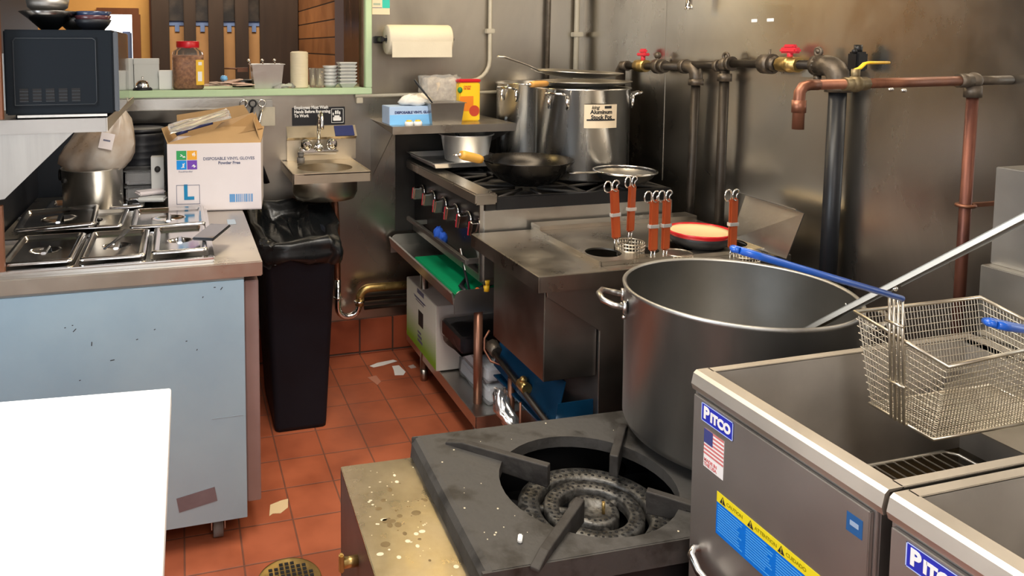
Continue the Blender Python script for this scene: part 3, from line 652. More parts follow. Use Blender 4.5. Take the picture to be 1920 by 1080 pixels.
for k in range(6):
    b = B(); b.lathe([(0, 0), (.024, 0), (.04, .022), (.038, .022), (.022, .003), (0, .003)], (.720, 3.71, zs+k*.017), 24); o = rebase(b.build('small_bowl', cer), (.720, 3.71, zs+k*.017)); single(o, ['bottom', 'second-lowest', 'third-lowest', 'third-highest', 'second-highest', 'topmost'][k] + ' small grey bowl in the pile left of the square dishes', 'bowl', 'small bowls on the sill')

# ================================================================== MICROWAVE SHELF
t = thing('wall_shelf', 'stainless wall shelf with triangular side bracket carrying the microwave', 'shelf', (-.4, 2.55, 1.34))
b = B(); b.box((-.62, 2.30, 1.338), (-.21, 2.80, 1.343)); b.box((-.62, 2.296, 1.305), (-.21, 2.302, 1.345), .001)
b.build('top', mat('shelf_steel', (.36, .34, .32), .38, 1, .12, 4, .06), t)
B().prism([(-.21, 2.302, 1.305), (-.21, 2.302, 1.345), (-.165, 2.80, 1.372), (-.165, 2.80, 1.352), (-.19, 2.6, 1.33)], (.003, 0, 0)).build('end_lip', steel, t)
B().prism([(-.62, 2.306, 1.304), (-.30, 2.306, 1.304), (-.485, 2.306, 1.122), (-.62, 2.306, 1.10)], (0, .004, 0)).build('bracket', mat('bracket_steel', (.36, .345, .325), .42, 1, .15, 6, .05, (6, 6, .4)), t)
B().prism([(-.62, 2.76, 1.334), (-.27, 2.76, 1.334), (-.62, 2.76, 1.10)], (0, .004, 0)).build('bracket', steel_lite, t)
# microwave
t = thing('microwave', 'black microwave seen from its vented side on the wall shelf', 'microwave', (-.33, 2.55, 1.345))
x0, x1, y0, y1, z0, z1 = -.475, -.188, 2.312, 2.76, 1.357, 1.597
b = B(); b.box((x0, y0, z0), (x1, y1, z1), .004); b.build('casing', mw_blk, t)
b = B(); X0, X1, Z0, Z1 = x0+.022, x1-.042, z0+.022, z1-.020
b.box((X0, y0-.0045, Z0), (X1, y0+.001, Z1), .0035); pn = b.build('side_panel', mw_blk, t)
b = B()
for c in range(5):
    for r in range(4): b.box((X0+.016+c*.034, y0-.0056, Z0+.018+r*.0095), (X0+.039+c*.034, y0-.003, Z0+.0238+r*.0095))
b.build('vent_slots', darkin, pn)
b = B()
for c in range(5):
    for r in range(4): b.box((X0+.016+c*.034, y0-.0064, Z0+.0150+r*.0095), (X0+.039+c*.034, y0-.004, Z0+.0172+r*.0095), .0006)
b.build('louvre_highlight_lips', mat('edge_highlight', (.022, .027, .033), .4), pn)  # lighter tone paints highlights on the louvre lips and panel bead
b = B(); b.tube([(X0+.004, y0-.0045, Z0+.006), (X1-.010, y0-.0045, Z0+.006), (X1-.004, y0-.0045, Z0+.014), (X1-.004, y0-.0045, Z1-.010), (X1-.012, y0-.0045, Z1-.004), (X0+.010, y0-.0045, Z1-.004), (X0+.004, y0-.0045, Z1-.012)], .0012, 6, closed=True); b.build('panel_highlight_bead', MATS['edge_highlight'], pn)
B().box((x1, y0+.01, z0+.004), (x1+.014, y1, z1-.004), .003).build('door', glass_d, t)
b = B()
for (xx, yy) in ((x0+.03, y0+.04), (x1-.04, y0+.04), (x0+.03, y1-.04), (x1-.04, y1-.04)): b.cyl((xx, yy, 1.343), (xx, yy, z0), .012, seg=12)
b.build('foot', blk_pl, t)
B().box((x0+.03, y0-.001, z0-.008), (x1-.02, y0+.002, z0-.001)).build('base_strip', steel_lite, t)
B().box((-.485, 2.33, 1.37), (-.478, 2.6, 1.53)).build('white_tag', whitep, t)
# bowls on microwave
zt = 1.5975
b = B(); prof = [(0, 0), (.022, 0), (.058, .034), (.083, .054), (.080, .056), (.055, .038), (.02, .004), (0, .004)]
b.lathe(prof, (-.372, 2.43, zt), 40); o = rebase(b.build('metal_bowl', mat('dark_steel_bowl', (.2, .19, .18), .25, 1)), (-.372, 2.43, zt)); single(o, 'flared dark metal bowl at the bottom of the pile on the microwave', 'bowl', 'bowls on the microwave')
b = B(); b.lathe([(0, .0), (.03, 0), (.055, .02), (.06, .045), (.057, .045), (.05, .02), (0, .004)], (-.375, 2.43, zt+.047), 40); o = rebase(b.build('metal_bowl', steel_dark), (-.375, 2.43, zt+.04)); single(o, 'smaller steel bowl nested on top of the flared bowl on the microwave', 'bowl', 'bowls on the microwave')
b = B(); b.lathe([(0, .0), (.02, 0), (.04, .02), (.052, .05), (.049, .05), (.03, .015), (0, .004)], (-.315, 2.52, zt), 40); o = rebase(b.build('metal_bowl', steel_dark), (-.315, 2.52, zt)); single(o, 'steel bowl leaning between the flared bowl and blue bowls on the microwave', 'bowl', 'bowls on the microwave')
bl = mat('navy_glaze', (.015, .03, .075), .25, coat=.3); br_ = mat('maroon_glaze', (.07, .02, .025), .25, coat=.3)
for k, (mm, z_, la) in enumerate([(blk_pl, 0, 'black bottom bowl of the glazed stack on the microwave'), (br_, .012, 'maroon-rimmed middle bowl of the glazed stack on the microwave'), (bl, .024, 'navy top bowl of the glazed stack on the microwave')]):
    b = B(); b.lathe([(0, 0), (.030, 0), (.046, .018), (.053, .032), (.050, .033), (.028, .005), (0, .005)], (-.252, 2.44, zt+z_), 40); o = rebase(b.build('glazed_bowl', mm), (-.252, 2.44, zt+z_)); single(o, la, 'bowl', 'glazed bowls on the microwave')
# wooden post at the left
b = B(); b.box((-.55, 2.315, .905), (-.495, 2.335, 1.10)); b.box((-.53, 2.26, 1.35), (-.472, 2.28, 2.2)); struct(b.build('trim_6', brownw))

# ================================================================== PREP TABLE
t = thing('prep_table', 'stainless refrigerated prep table with blue filmed end panel on casters', 'prep table', (-.2, 2.8, 0))
x0, x1, y0, y1 = -.61, .228, 2.275, 3.50
b = B(); b.box((x0, y0, .852), (x1, y1, .898), .003); b.build('top', steel_top, t)
B().box((x0, y0+.012, .09), (x1-.055, y1-.01, .851), .002).build('body', steel_dark, t)
B().box((x0, y0+.003, .088), (x1-.056, y0+.012, .843), .001).build('end_panel', film, t)
b = B(); b.box((x1-.053, y0+.03, .12), (x1-.010, y1-.35, .83), .003); b.build('door', pinkst, t)
# tape, dents
b = B(); T = basis((-.035, y0+.0025, .158), (1, 0, .17), (0, 0, 1)); quadm(T, 0, -.02, .115, .026, 0, b, .0008); b.build('tape', tape_b, t)
b = B(); rr = random.Random(5)
for (px_2, pz_2, l, a) in [(.105, .822, .010, .9), (.085, .827, .006, 0), (-.31, .735, .012, .8), (-.335, .745, .004, .2), (-.315, .75, .004, 0), (-.265, .69, .012, 1.5), (-.09, .715, .005, .5), (-.14, .69, .006, .3), (.03, .64, .005, 1), (.05, .80, .005, 1), (-.21, .635, .012, .1), (.0, .67, .005, .2), (-.30, .585, .005, .2)]:
    T = basis((px_2, y0+.0028, pz_2), (math.cos(a), 0, math.sin(a)), (-math.sin(a), 0, math.cos(a))); quadm(T, -l/2, -.0012, l/2, .0012, 0, b, .0004)
b.build('scuff_marks', blk_ink, t)
B().box((.07, y0+.0022, .418), (.165, y0+.0030, .4195)).build('film_crease', mat('film_edge', (.25, .3, .33), .5), t)
for (cxx, cyy) in [(.085, 2.36), (-.52, 2.36), (.085, 3.38), (-.52, 3.38)]:
    cst = B().box((cxx-.035, cyy-.04, .072), (cxx+.035, cyy+.04, .090), .004).build('caster', steel_lite, t)
    b = B(); b.prism([(cxx-.022, cyy-.035, .075), (cxx-.022, cyy+.03, .075), (cxx-.022, cyy-.0, .025), (cxx-.022, cyy-.03, .03)], (.003, 0, 0)); b.prism([(cxx+.019, cyy-.035, .075), (cxx+.019, cyy+.03, .075), (cxx+.019, cyy-.0, .025), (cxx+.019, cyy-.03, .03)], (.003, 0, 0)); b.build('fork', steel_lite, cst)
    B().cyl((cxx-.015, cyy-.012, .036), (cxx+.015, cyy-.012, .036), .036, seg=24).build('wheel', rubber, cst)
# pan lids
def lid(x0, y0, x1, y1, z, lab, rz=0., tilt=(0, 0), dip=True):
    t = thing('pan_lid', lab, 'pan lid', ((x0+x1)/2, (y0+y1)/2, z), group='steel pan lids on the prep table')
    w_, d_ = (x1-x0)/2, (y1-y0)/2
    T = Matrix.Translation(((x0+x1)/2, (y0+y1)/2, z)) @ Matrix.Rotation(rz, 4, 'Z') @ Matrix.Rotation(tilt[0], 4, 'X') @ Matrix.Rotation(tilt[1], 4, 'Y')
    b = B(T); 
    def rr(hw, hd, r, zz, n=5):
        P = []
        for (sx, sy, a0) in ((1, 1, 0), (-1, 1, PI/2), (-1, -1, PI), (1, -1, 3*PI/2)):
            for k in range(n+1):
                a = a0+PI/2*k/n; P.append(b._v((sx*(hw-r)+r*math.cos(a), sy*(hd-r)+r*math.sin(a), zz)))
        return P
    R = [rr(w_, d_, .016, .0), rr(w_, d_, .016, .005), rr(w_-.006, d_-.006, .014, .0085), rr(w_-.014, d_-.014, .012, .0085), rr(w_-.022, d_-.022, .010, -.002)]
    for A, C in zip(R, R[1:]):
        for i in range(len(A)):
            j = (i+1) % len(A); f = b.bm.faces.new((A[i], A[j], C[j], C[i])); f.smooth = True
    # flat centre joined to a round finger dip
    rd = min(w_, d_)*.42; n = 24
    inner = R[-1]; C0 = [b._v((rd*1.15*math.cos(2*PI*k/n), rd*math.sin(2*PI*k/n), -.002)) for k in range(n)]
    geom = []
    for L in (inner, C0):
        for i in range(len(L)):
            e = b.bm.edges.get((L[i], L[(i+1) % len(L)])) or b.bm.edges.new((L[i], L[(i+1) % len(L)])); geom.append(e)
    bmesh.ops.triangle_fill(b.bm, use_beauty=True, edges=geom)
    prev = C0
    for (s_, zz) in ((.92, -.006), (.7, -.0135), (.35, -.017)):
        cur = [b._v((rd*1.15*s_*math.cos(2*PI*k/n), rd*s_*math.sin(2*PI*k/n), zz)) for k in range(n)]
        for i in range(n):
            j = (i+1) % n; f = b.bm.faces.new((prev[i], prev[j], cur[j], cur[i])); f.smooth = True
        prev = cur
    b.bm.faces.new(prev)
    b.build('lid_plate', lidm, t)
    b = B(T); b.prism([(-.009, -rd*.98, -.0025), (-.005, -rd*.98, .002), (.005, -rd*.98, .002), (.009, -rd*.98, -.0025)], (0, rd*1.96, 0)); b.build('handle', lidm, t)
    return t
zt = .9015+.017
# opening rails under the lids
b = B()
for (a, c) in [((-.60, 2.305, .898), (.085, 2.335, .912)), ((-.60, 2.69, .898), (.09, 2.715, .91)), ((-.60, 3.06, .898), (.09, 3.08, .91))]: b.box(a, c, .002)
for xx in (-.318, -.118, .072): b.box((xx, 2.335, .898), (xx+.016, 3.06, .909), .002)
b.build('pan_rails', lidm, bpy.data.objects['prep_table'])
lid(-.518, 2.340, -.318, 2.685, zt, 'front-left pan lid of the prep table, nearest the wall shelf')
lid(-.302, 2.340, -.114, 2.680, zt, 'front-middle pan lid of the prep table, between the other two')
lid(-.098, 2.345, .070, 2.672, zt+.004, 'front-right pan lid of the prep table, under the phone')
lid(-.56, 2.735, -.30, 3.02, zt+.018, 'loose pan lid lying askew in the middle row at the left', rz=.05, tilt=(.03, -.03))
lid(-.50, 2.76, -.205, 3.04, zt, 'wide pan lid in the middle row beneath the askew lid', rz=-.02)
lid(-.185, 2.72, .075, 3.02, zt, 'pan lid in the middle row directly in front of the white carton')
lid(-.52, 3.09, -.33, 3.28, zt, 'rear pan lid left of the bagged pot')
lid(-.30, 3.07, -.15, 3.28, zt+.002, 'rear pan lid right of the bagged pot')
lid(-.22, 3.20, -.07, 3.42, zt+.012, 'hindmost pan lid tilted against the clear tubs', tilt=(.05, .03))
# tongs/fork on middle lid
o = rebase(B().tube([(-.235, 2.40, .936), (-.20, 2.50, .942), (-.185, 2.60, .942)], [.005, .007, .012], 8, flat=.5).build('serving_scoop', blk_pl), (-.2, 2.5, .935)); single(o, 'short black scoop lying across the front-middle pan lid', 'scoop')
# phone
t = thing('smartphone', 'dark smartphone lying tilted on the front-right pan lid', 'phone', (.09, 2.50, .935), rz=-.35)
T = TM((.088, 2.50, .938), -.42) @ Matrix.Rotation(.06, 4, 'X')
B(T).box((-.036, -.078, 0), (.036, .078, .009), .003).build('case', blk_pl, t); B(T).box((-.033, -.074, .0092), (.033, .074, .0098), .0004).build('screen', phone_s, t)
# blue sticker on top
b = B(); b.box((.155, 2.78, .8985), (.185, 2.86, .899)); b.build('sticker', mat('pale_sticker', (.35, .42, .5), .5), bpy.data.objects['prep_table'])
# --- white glove carton, turned slightly
cl = (-.058, 3.055, .9); rz = math.atan2(3.007-3.055, .30+.058); W_, D_, H_ = .362, .27, .268
t = thing('glove_carton', 'large open white carton marked L for disposable vinyl gloves', 'carton', cl, rz=rz)
T = TM((cl[0], cl[1], cl[2]), rz); th = .004
b = B(T); b.box((0, 0, 0), (W_, th, H_)); b.box((0, D_-th, 0), (W_, D_, H_)); b.box((0, th, 0), (th, D_-th, H_)); b.box((W_-th, th, 0), (W_, D_-th, H_)); b.box((0, 0, .0), (W_, D_, th)); b.build('body', cardw, t)
b = B(T); b.prism([(.0, th, H_), (W_, th, H_), (W_+.012, th+.07, H_+.055), (.21, th+.07, H_+.055)], (0, .003, .003)); b.build('front_flap', kraft, t)
b = B(T); b.prism([(W_-.002, .01, H_), (W_-.002, D_-.01, H_), (W_-.03, D_-.03, H_+.10), (W_-.03, .05, H_+.085)], (.003, 0, 0)); b.build('side_flap', kraft, t); b = B(T); b.prism([(.0, .01, H_), (.0, D_-.01, H_), (-.025, D_-.04, H_+.05), (-.025, .03, H_+.06)], (.003, 0, 0)); b.build('side_flap', kraft, t)
b = B(T); b.prism([(.005, D_-th, H_), (W_, D_-th, H_), (W_-.08, D_+.02, H_+.13), (.0, D_+.01, H_+.09)], (0, .003, 0)); b.build('rear_flap', kraft, t)
b = B(T); b.prism([(.13, .02, H_+.003), (W_+.008, .06, H_+.052), (W_-.035, .14, H_+.108), (.20, .12, H_+.07)], (0, .003, .001)); b.build('crossed_flap', kraft2, t)
b = B(T); b.box((.02, .02, .20), (W_-.02, D_-.02, .235)); b.build('contents', kraft, t)
F_ = TM((cl[0], cl[1], cl[2]), rz) @ basis((0, 0, 0), (1, 0, 0), (0, 0, 1))
fz = .0006
for (u, v, mt2) in [(.035, .205, mat('logo_green', (.03, .33, .10), .5)), (.0755, .205, mat('logo_orange', (.80, .38, .03), .5)), (.035, .1665, mat('logo_blue', (.0, .25, .72), .5)), (.0755, .1665, mat('logo_purple', (.16, .05, .42), .5))]:
    b = B(); quadm(F_, u, v, u+.038, v+.036, fz, b, .0003); q = b.build('logo_square', mt2, t)
    b = B()
    r2 = random.Random(int(u*1000+v*999))
    for k in range(5):
        a = r2.uniform(0, 3); T2 = F_ @ Matrix.Translation((u+r2.uniform(.018, .031), v+r2.uniform(.008, .028), 0)) @ Matrix.Rotation(a, 4, 'Z'); quadm(T2, -.005, -.0012, .005, .0012, fz+.0004, b, .0002)
    b.build('logo_mark', white_lbl, q)
text('lettering', 'DISPOSABLE VINYL GLOVES', .0165, F_ @ Matrix.Translation((.137, .207, fz)), ink, t, off=.0003, sx=.98)
text('lettering', 'Powder Free', .0155, F_ @ Matrix.Translation((.195, .190, fz)), ink, t, off=.0006, sx=1.05)
b = B(); 
for (u0, v0, u1, v1) in [(.032, .028, .122, .030), (.032, .103, .122, .105), (.032, .028, .034, .105), (.120, .028, .122, .105)]: quadm(F_, u0, v0, u1, v1, fz, b, .0003)
b.build('size_frame', ink, t)
text('size_letter', 'L', .082, F_ @ Matrix.Translation((.058, .073, fz)), sky_lbl if False else mat('size_blue', (.0, .20, .42), .5), t, off=.003)
b = B(); r2 = random.Random(9); u = .237
quadm(F_, u, .032, u+.022, .064, fz, b, .0003); u += .025
while u < .325:
    w2 = r2.choice((.0012, .002, .004, .006)); quadm(F_, u, .032, u+w2, .064, fz, b, .0003); u += w2+.0022
b.build('barcode', mat('barcode_blue', (.12, .30, .58), .5), t)
text('lettering', 'FoodHandler', .0085, F_ @ Matrix.Translation((.042, .158, fz)), ink, t, sx=1.2)
# utensil pack on top
cutl = mat('cream_cutlery', (.75, .62, .32), .35)
t = thing('cutlery_pack', 'clear pack of plastic cutlery resting across the open carton', 'cutlery pack', (.03, 3.14, 1.2))
b = B(); rr = random.Random(4)
for k in range(7):
    o_ = .011*k; b.tube([(-.045+.01*k*.3, 3.06+o_*1.2, 1.222+.003*(k % 2)), (.06, 3.08+o_, 1.244), (.145, 3.10+o_*.9, 1.268), (.172, 3.105+o_*.9, 1.274)], [.0035, .004, .005, .009], 8, flat=.5)
b.build('cutlery', cutl, t)
b = B(); b.tube([(.0, 3.085, 1.214), (.12, 3.10, 1.243)], .006, 8); b.tube([(-.02, 3.075, 1.206), (.02, 3.085, 1.216)], .008, 8); b.build('dark_cutlery', navy, t)
b = B(); b.box((-.05, 3.055, -.014), (.19, 3.16, .014)); 
bmesh.ops.subdivide_edges(b.bm, edges=b.bm.edges[:], cuts=5, use_grid_fill=True); crumple(b.bm, .004, 8)
bmesh.ops.transform(b.bm, matrix=Matrix.Translation((.0, 0, 1.235)) @ Matrix.Rotation(-.235, 4, 'Y'), verts=b.bm.verts); b.build('wrapper', bagclear, t)
# bagged pot
x, y = -.345, 3.16
t = thing('small_pot', 'small aluminium pot holding a tied brown food bag on the prep table', 'pot', (x, y, .92))
B().lathe([(0, 0), (.105, 0), (.112, .006), (.114, .155), (.118, .158), (.116, .160), (.110, .157), (.107, .01), (0, .008)], (x, y, .915), 48).build('pot_body', steel_lite, t)
b = B(); b.ball((x-.09, y-.1, 1.04), .012); b.torus((x-.118, y-.01, 1.05), .02, .004, normal='x'); b.build('side_handle', blackm, t)
b = B(); b.lathe([(0, 1.05), (.085, 1.05), (.112, 1.07), (.134, 1.10), (.136, 1.13), (.128, 1.17), (.105, 1.22), (.075, 1.26), (.04, 1.30), (.02, 1.325), (.03, 1.335), (0, 1.335)], (x+.01, y-.01, 0), 40, sx=1.0, sy=.75, wob=lambda a, z: 1+.05*math.sin(5*a+z*30)+.03*math.sin(11*a)); crumple(b.bm, .0035, 3)
for v in b.bm.verts: v.co.x += max(0, v.co.z-1.10)*.40
o = rebase(b.build('food_bag', bagbrown), (x, y, 1.05)); single(o, 'frosted bag of brown food standing in the small aluminium pot', 'bag')
b = B(); T = basis((x+.035, y-.118, 1.165), (1, .1, -.25), (.2, .15, 1)); quadm(T, 0, 0, .05, .062, 0, b, .0006); tg = b.build('price_tag', cardw, o)
b = B(); quadm(T, .012, .03, .038, .036, .001, b, .0003); b.build('tag_print', ink, tg)
# black ribbed tub behind
t = thing('black_tub', 'tall black lidded tub in the shade under the pass-through rail', 'tub', (-.17, 3.43, .92))
pr = [(0, 0), (.085, 0)]
for k in range(9): pr += [(.092, .02+k*.028), (.096, .032+k*.028), (.096, .04+k*.028)]
pr += [(.098, .275), (.09, .285), (0, .285)]
B().lathe(pr, (-.17, 3.42, .90), 40).build('tub_body', blk_pl, t)
B().lathe([(0, .285), (.10, .285), (.10, .297), (.09, .30), (0, .30)], (-.17, 3.42, .90), 40).build('tub_lid', blk_pl, t)
o = rebase(B().box((-.62, YB-.012, .88), (.02, YB-.001, 1.20)).build('wall_shade_board', mat('painted_wall_shade', (.018, .022, .03), .5)), (-.3, YB, .88)); single(o, 'dark sheet painting the shade on the back wall behind the black tub and bagged pot', 'board')  # dark sheet stands in for the shadow under the rail
# clear tubs
for k, (xx, yy, z, rzz, la) in enumerate([(-.165, 3.26, .92, .1, 'lower clear plastic tub beside the bagged pot'), (-.16, 3.26, .985, -.05, 'upper clear plastic tub stacked beside the bagged pot')]):
    t = thing('clear_tub', la, 'tub', (xx, yy, z), rz=rzz, group='clear tubs on the prep table')
    T = TM((xx, yy, z), rzz); b = B(T)
    b.box((-.065, -.05, 0), (.065, .05, .055), .006); b.build('tub_body', bagclear, t); b = B(T); b.box((-.072, -.057, .055), (.072, .057, .061), .002); b.build('tub_lid', clearp, t)
t = thing('small_box', 'small white printed box standing left of the glove carton', 'box', (-.085, 3.22, .96))
carton_b = B().box((-.125, 3.19, .915), (-.075, 3.24, 1.10), .002).build('body', cw2, t); B().ball((-.10, 3.189, 1.05), .012, sz=1.1).build('print', blk_ink, t)
for k, (a, c, z, la, rzz) in enumerate([(-.13, 3.16, .955, 'wrapped pale packet lying left of the glove carton', .4), (-.12, 3.12, .935, 'flat grey packet under the wrapped packet by the carton', -.2)]):
    b = B(TM((a, c, z), rzz)); b.box((-.055, -.03, 0), (.055, .03, .016), .006); o = rebase(b.build('food_packet', cardw if k == 0 else cw2), (a, c, z)); single(o, la, 'packet', 'packets beside the carton')
# hanging dark cord between carton and sink
o = rebase(B().tube([(.345, YB-.03, 1.12), (.355, YB-.035, 1.0), (.385, YB-.03, .90)], [.006, .012, .018], 8, flat=.5).build('wall_scraper', blk_pl), (.36, YB-.03, .9)); single(o, 'dark tool hanging on the back wall between carton and sink', 'tool')
# ================================================================== WHITE COUNTER (near)
t = thing('white_chest', 'bright white chest with a thick lid in the near left corner', 'chest', (-.6, .9, 0))
B().prism([(-1.3, .2, .865), (-.040, .2, .865), (-.030, 1.455, .865), (-1.3, 1.56, .865)], (0, 0, .035)).build('lid', whitec, t, bevel=.004)
B().prism([(-1.3, .24, .12), (-.062, .24, .12), (-.056, 1.41, .12), (-1.3, 1.51, .12)], (0, 0, .742)).build('cabinet', whitec, t)
b = B()
for yy in (1.36, 1.05, .7): b.box((-.056, yy-.03, .80), (-.038, yy+.03, .862), .002)
b.build('hinge', steel_lite, t)
for (xx, yy) in ((-.12, .3), (-.12, 1.34), (-1.2, .3), (-1.2, 1.4)): B().cyl((xx, yy, 0), (xx, yy, .12), .025, seg=16).build('leg', steel_dark, t)
# ================================================================== BIN
t = thing('trash_bin', 'tall slim black trash bin with a black liner under the hand sink', 'bin', (.44, 3.15, 0))
def loft(b, secs, cap0=True, cap1=False):
    R = []
    for (xa, xb, ya, yb, z, r) in secs:
        P = []
        for (cx_, cy_, a0) in ((xb-r, yb-r, 0), (xa+r, yb-r, PI/2), (xa+r, ya+r, PI), (xb-r, ya+r, 3*PI/2)):
            for k in range(5): a = a0+PI/2*k/4; P.append(b._v((cx_+r*math.cos(a), cy_+r*math.sin(a), z)))
        R.append(P)
    for A, C in zip(R, R[1:]):
        for i in range(len(A)): j = (i+1) % len(A); f = b.bm.faces.new((A[i], A[j], C[j], C[i])); f.smooth = True
    if cap0: b.bm.faces.new(R[0][::-1])
    if cap1: b.bm.faces.new(R[-1])
    return b
b = B(); loft(b, [(.338, .545, 2.935, 3.33, 0, .02), (.335, .548, 2.93, 3.34, .02, .025), (.295, .585, 2.90, 3.42, .74, .03), (.288, .592, 2.893, 3.427, .745, .03), (.288, .592, 2.893, 3.427, .765, .03), (.30, .58, 2.905, 3.415, .765, .03), (.34, .54, 2.95, 3.33, .03, .02)], True, True)
b.build('bin_body', bin_pl, t)
b = B(); rr = random.Random(11)
def bagsec(g, z): return (.288-g, .592+g, 2.893-g, 3.427+g, z, .06)
secs = [bagsec(.012, .70), bagsec(.022, .735), bagsec(.020, .765), bagsec(.016, .785), bagsec(-.01, .79), bagsec(-.035, .772), bagsec(-.06, .748), bagsec(-.095, .735)]
loft(b, secs, False, True)
bmesh.ops.subdivide_edges(b.bm, edges=b.bm.edges[:], cuts=2, use_grid_fill=True)
from mathutils import noise
for v in b.bm.verts:
    n_ = noise.noise_vector(v.co*10)*.024 + noise.noise_vector(v.co*28)*.014 + noise.noise_vector(v.co*60)*.006
    if v.co.z < .72 and v.co.z > .6: n_.z *= 1.6
    v.co += n_
    if v.co.y > 3.2: v.co.z += .045*(v.co.y-3.2)/.2
    if v.co.x > .55 and v.co.y > 3.1: v.co.x += .05; v.co.z -= .01
b.build('bin_liner', bagm, t, smooth=True)
# ================================================================== FLOOR ITEMS
t = thing('floor_drain', 'round brass floor drain with square holes in the tiles', 'drain', (.275, 2.09, 0))
x, y = .275, 2.085
b = B(); b.lathe([(0, .002), (.085, .002), (.088, .0035), (.092, .003), (.094, .0)], (x, y, 0), 48); b.build('grate', brass, t)
b = B()
for i in range(-4, 5):
    for j in range(-4, 5):
        if math.hypot(i, j) < 4.3: b.obox((x+i*.0165, y+j*.0165, .0028), (.011, .011, .002), rz=0)
b.build('drain_holes', darkin, t)
def scrap(pts, z, mt2, lab, name='paper_scrap', cat='paper scrap', g=None):
    b = B(); b.prism([(a, c, z) for a, c in pts], (0, 0, .0012)); o = rebase(b.build(name, mt2), (pts[0][0], pts[0][1], z)); single(o, lab, cat, g)
scrap([(.252, 2.40), (.262, 2.46), (.30, 2.475), (.325, 2.478), (.318, 2.43), (.29, 2.405), (.265, 2.41)], .0005, leafm, 'torn tan scrap on the tiles beside the prep table door')
scrap([(.855, 3.45), (.90, 3.475), (.985, 3.49), (1.0, 3.47), (.92, 3.44), (.87, 3.43)], .0005, whitep, 'long torn white scrap on the tiles near the back wall', g='white scraps on the floor')
scrap([(.96, 3.42), (.995, 3.42), (1.005, 3.34), (.985, 3.31), (.945, 3.32), (.955, 3.37)], .0005, whitep, 'curled white scrap on the tiles closer to the range leg', g='white scraps on the floor')
scrap([(.815, 3.33), (.86, 3.34), (.865, 3.27), (.84, 3.24)], .0004, mat('faint_scrap', (.48, .2, .13), .6), 'faint wet paper smear on the tiles near the bin', g='white scraps on the floor')
scrap([(1.035, 3.40), (1.065, 3.41), (1.07, 3.375), (1.04, 3.37)], .0005, mat('grey_scrap', (.45, .36, .33), .6), 'small greyish scrap beside the far range leg', g='white scraps on the floor')
# ================================================================== BACK WALL SHELF
t = thing('wall_shelf', 'small stainless wall shelf above the range with steel side bracket', 'shelf', (1.2, 3.4, 1.19))
zs2 = 1.195
b = B(); b.box((.90, 3.20, zs2-.004), (1.495, YB, zs2)); b.box((.90, 3.196, zs2-.036), (1.495, 3.201, zs2), .001); b.build('top', steel_top, t)
B().prism([(.902, 3.21, zs2-.034), (.902, YB, zs2-.004), (.902, YB, .915), (.902, 3.57, .915)], (.003, 0, 0)).build('bracket', steel_dark, t)
B().prism([(1.488, 3.21, zs2-.034), (1.488, YB, zs2-.004), (1.488, YB, 1.05), (1.488, 3.57, 1.05)], (.003, 0, 0)).build('bracket', steel_dark, t)
bb = B(); bb.box((1.03, YB-.006, .62), (1.98, YB-.001, 1.17)); o = rebase(bb.build('shelf_shade_panel', mat('painted_shelf_shade', (.05, .047, .043), .5, .6, .3, 4)), (1.6, YB, .5)); single(o, 'dark sheet painting the shadow on the back wall beneath the small shelf', 'panel')  # near-black colour paints the shadow below the wall shelf
# blue glove box
t = thing('glove_box', 'blue and white box of disposable gloves on the small wall shelf', 'box', (1.0, 3.32, zs2))
x0, x1, y0, y1, z0, z1 = .885, 1.155, 3.27, 3.40, zs2, zs2+.082
B().box((x0+.02, y0, z0), (x1, y1, z1), .002).build('body', mat('pale_blue_card', (.42, .56, .78), .5, 0, .1, 10), t)
B().box((x0+.022, y0-.0008, z0), (x1-.001, y0, z0+.045)).build('blue_band', sky_lbl, t)
text('lettering', 'DISPOSABLE VINYL GLOVES', .0155, basis((x0+.045, y0-.001, z0+.055), (1, 0, 0), (0, 0, 1)), navy, t, off=.0006)
b = B(); b.lathe([(0, .0), (.05, .0), (.06, .02), (.045, .04), (.02, .052), (0, .05)], (1.05, 3.335, z1), 20, sx=1.4, sy=.8); crumple(b.bm, .007, 2); b.build('glove_tuft', mat('glove_vinyl', (.75, .72, .66), .35), t, smooth=True)
# caps
for i, x in enumerate((.985, 1.027)):
    t = thing('squeeze_cap', ['left white cap with yellow centre before the blue glove box', 'right white cap with yellow centre before the blue glove box'][i], 'cap', (x, 3.225, zs2), group='yellow centred caps')
    B().lathe([(0, 0), (.0195, 0), (.020, .012), (.017, .018), (0, .018)], (x, 3.228, zs2), 24).build('cap', whitep, t)
    B().lathe([(0, .017), (.013, .017), (.012, .024), (0, .025)], (x, 3.228, zs2), 20).build('tip', yelp, t)
# steel insert pan w/ black utensils
t = thing('steel_pan', 'deep steel insert pan with black handled utensils on the small wall shelf', 'pan', (1.16, 3.28, zs2))
hotel_pan(t, 1.085, 1.25, 3.22, 3.35, zs2, .10, steel)
for i, (a, c, z) in enumerate([(1.02, 3.26, 1.40), (1.04, 3.30, 1.385)]):
    o = rebase(B().tube([(1.15, 3.28, zs2+.02), (1.11, 3.28, zs2+.10), (a, c, z)], [.004, .006, .0075], 10, flat=.6).build('utensil', blk_pl), (1.15, 3.28, zs2+.02)); single(o, ['longer black utensil handle leaning left out of the shelf pan', 'shorter black utensil handle leaning left out of the shelf pan'][i], 'utensil', 'black utensils in the shelf pan')
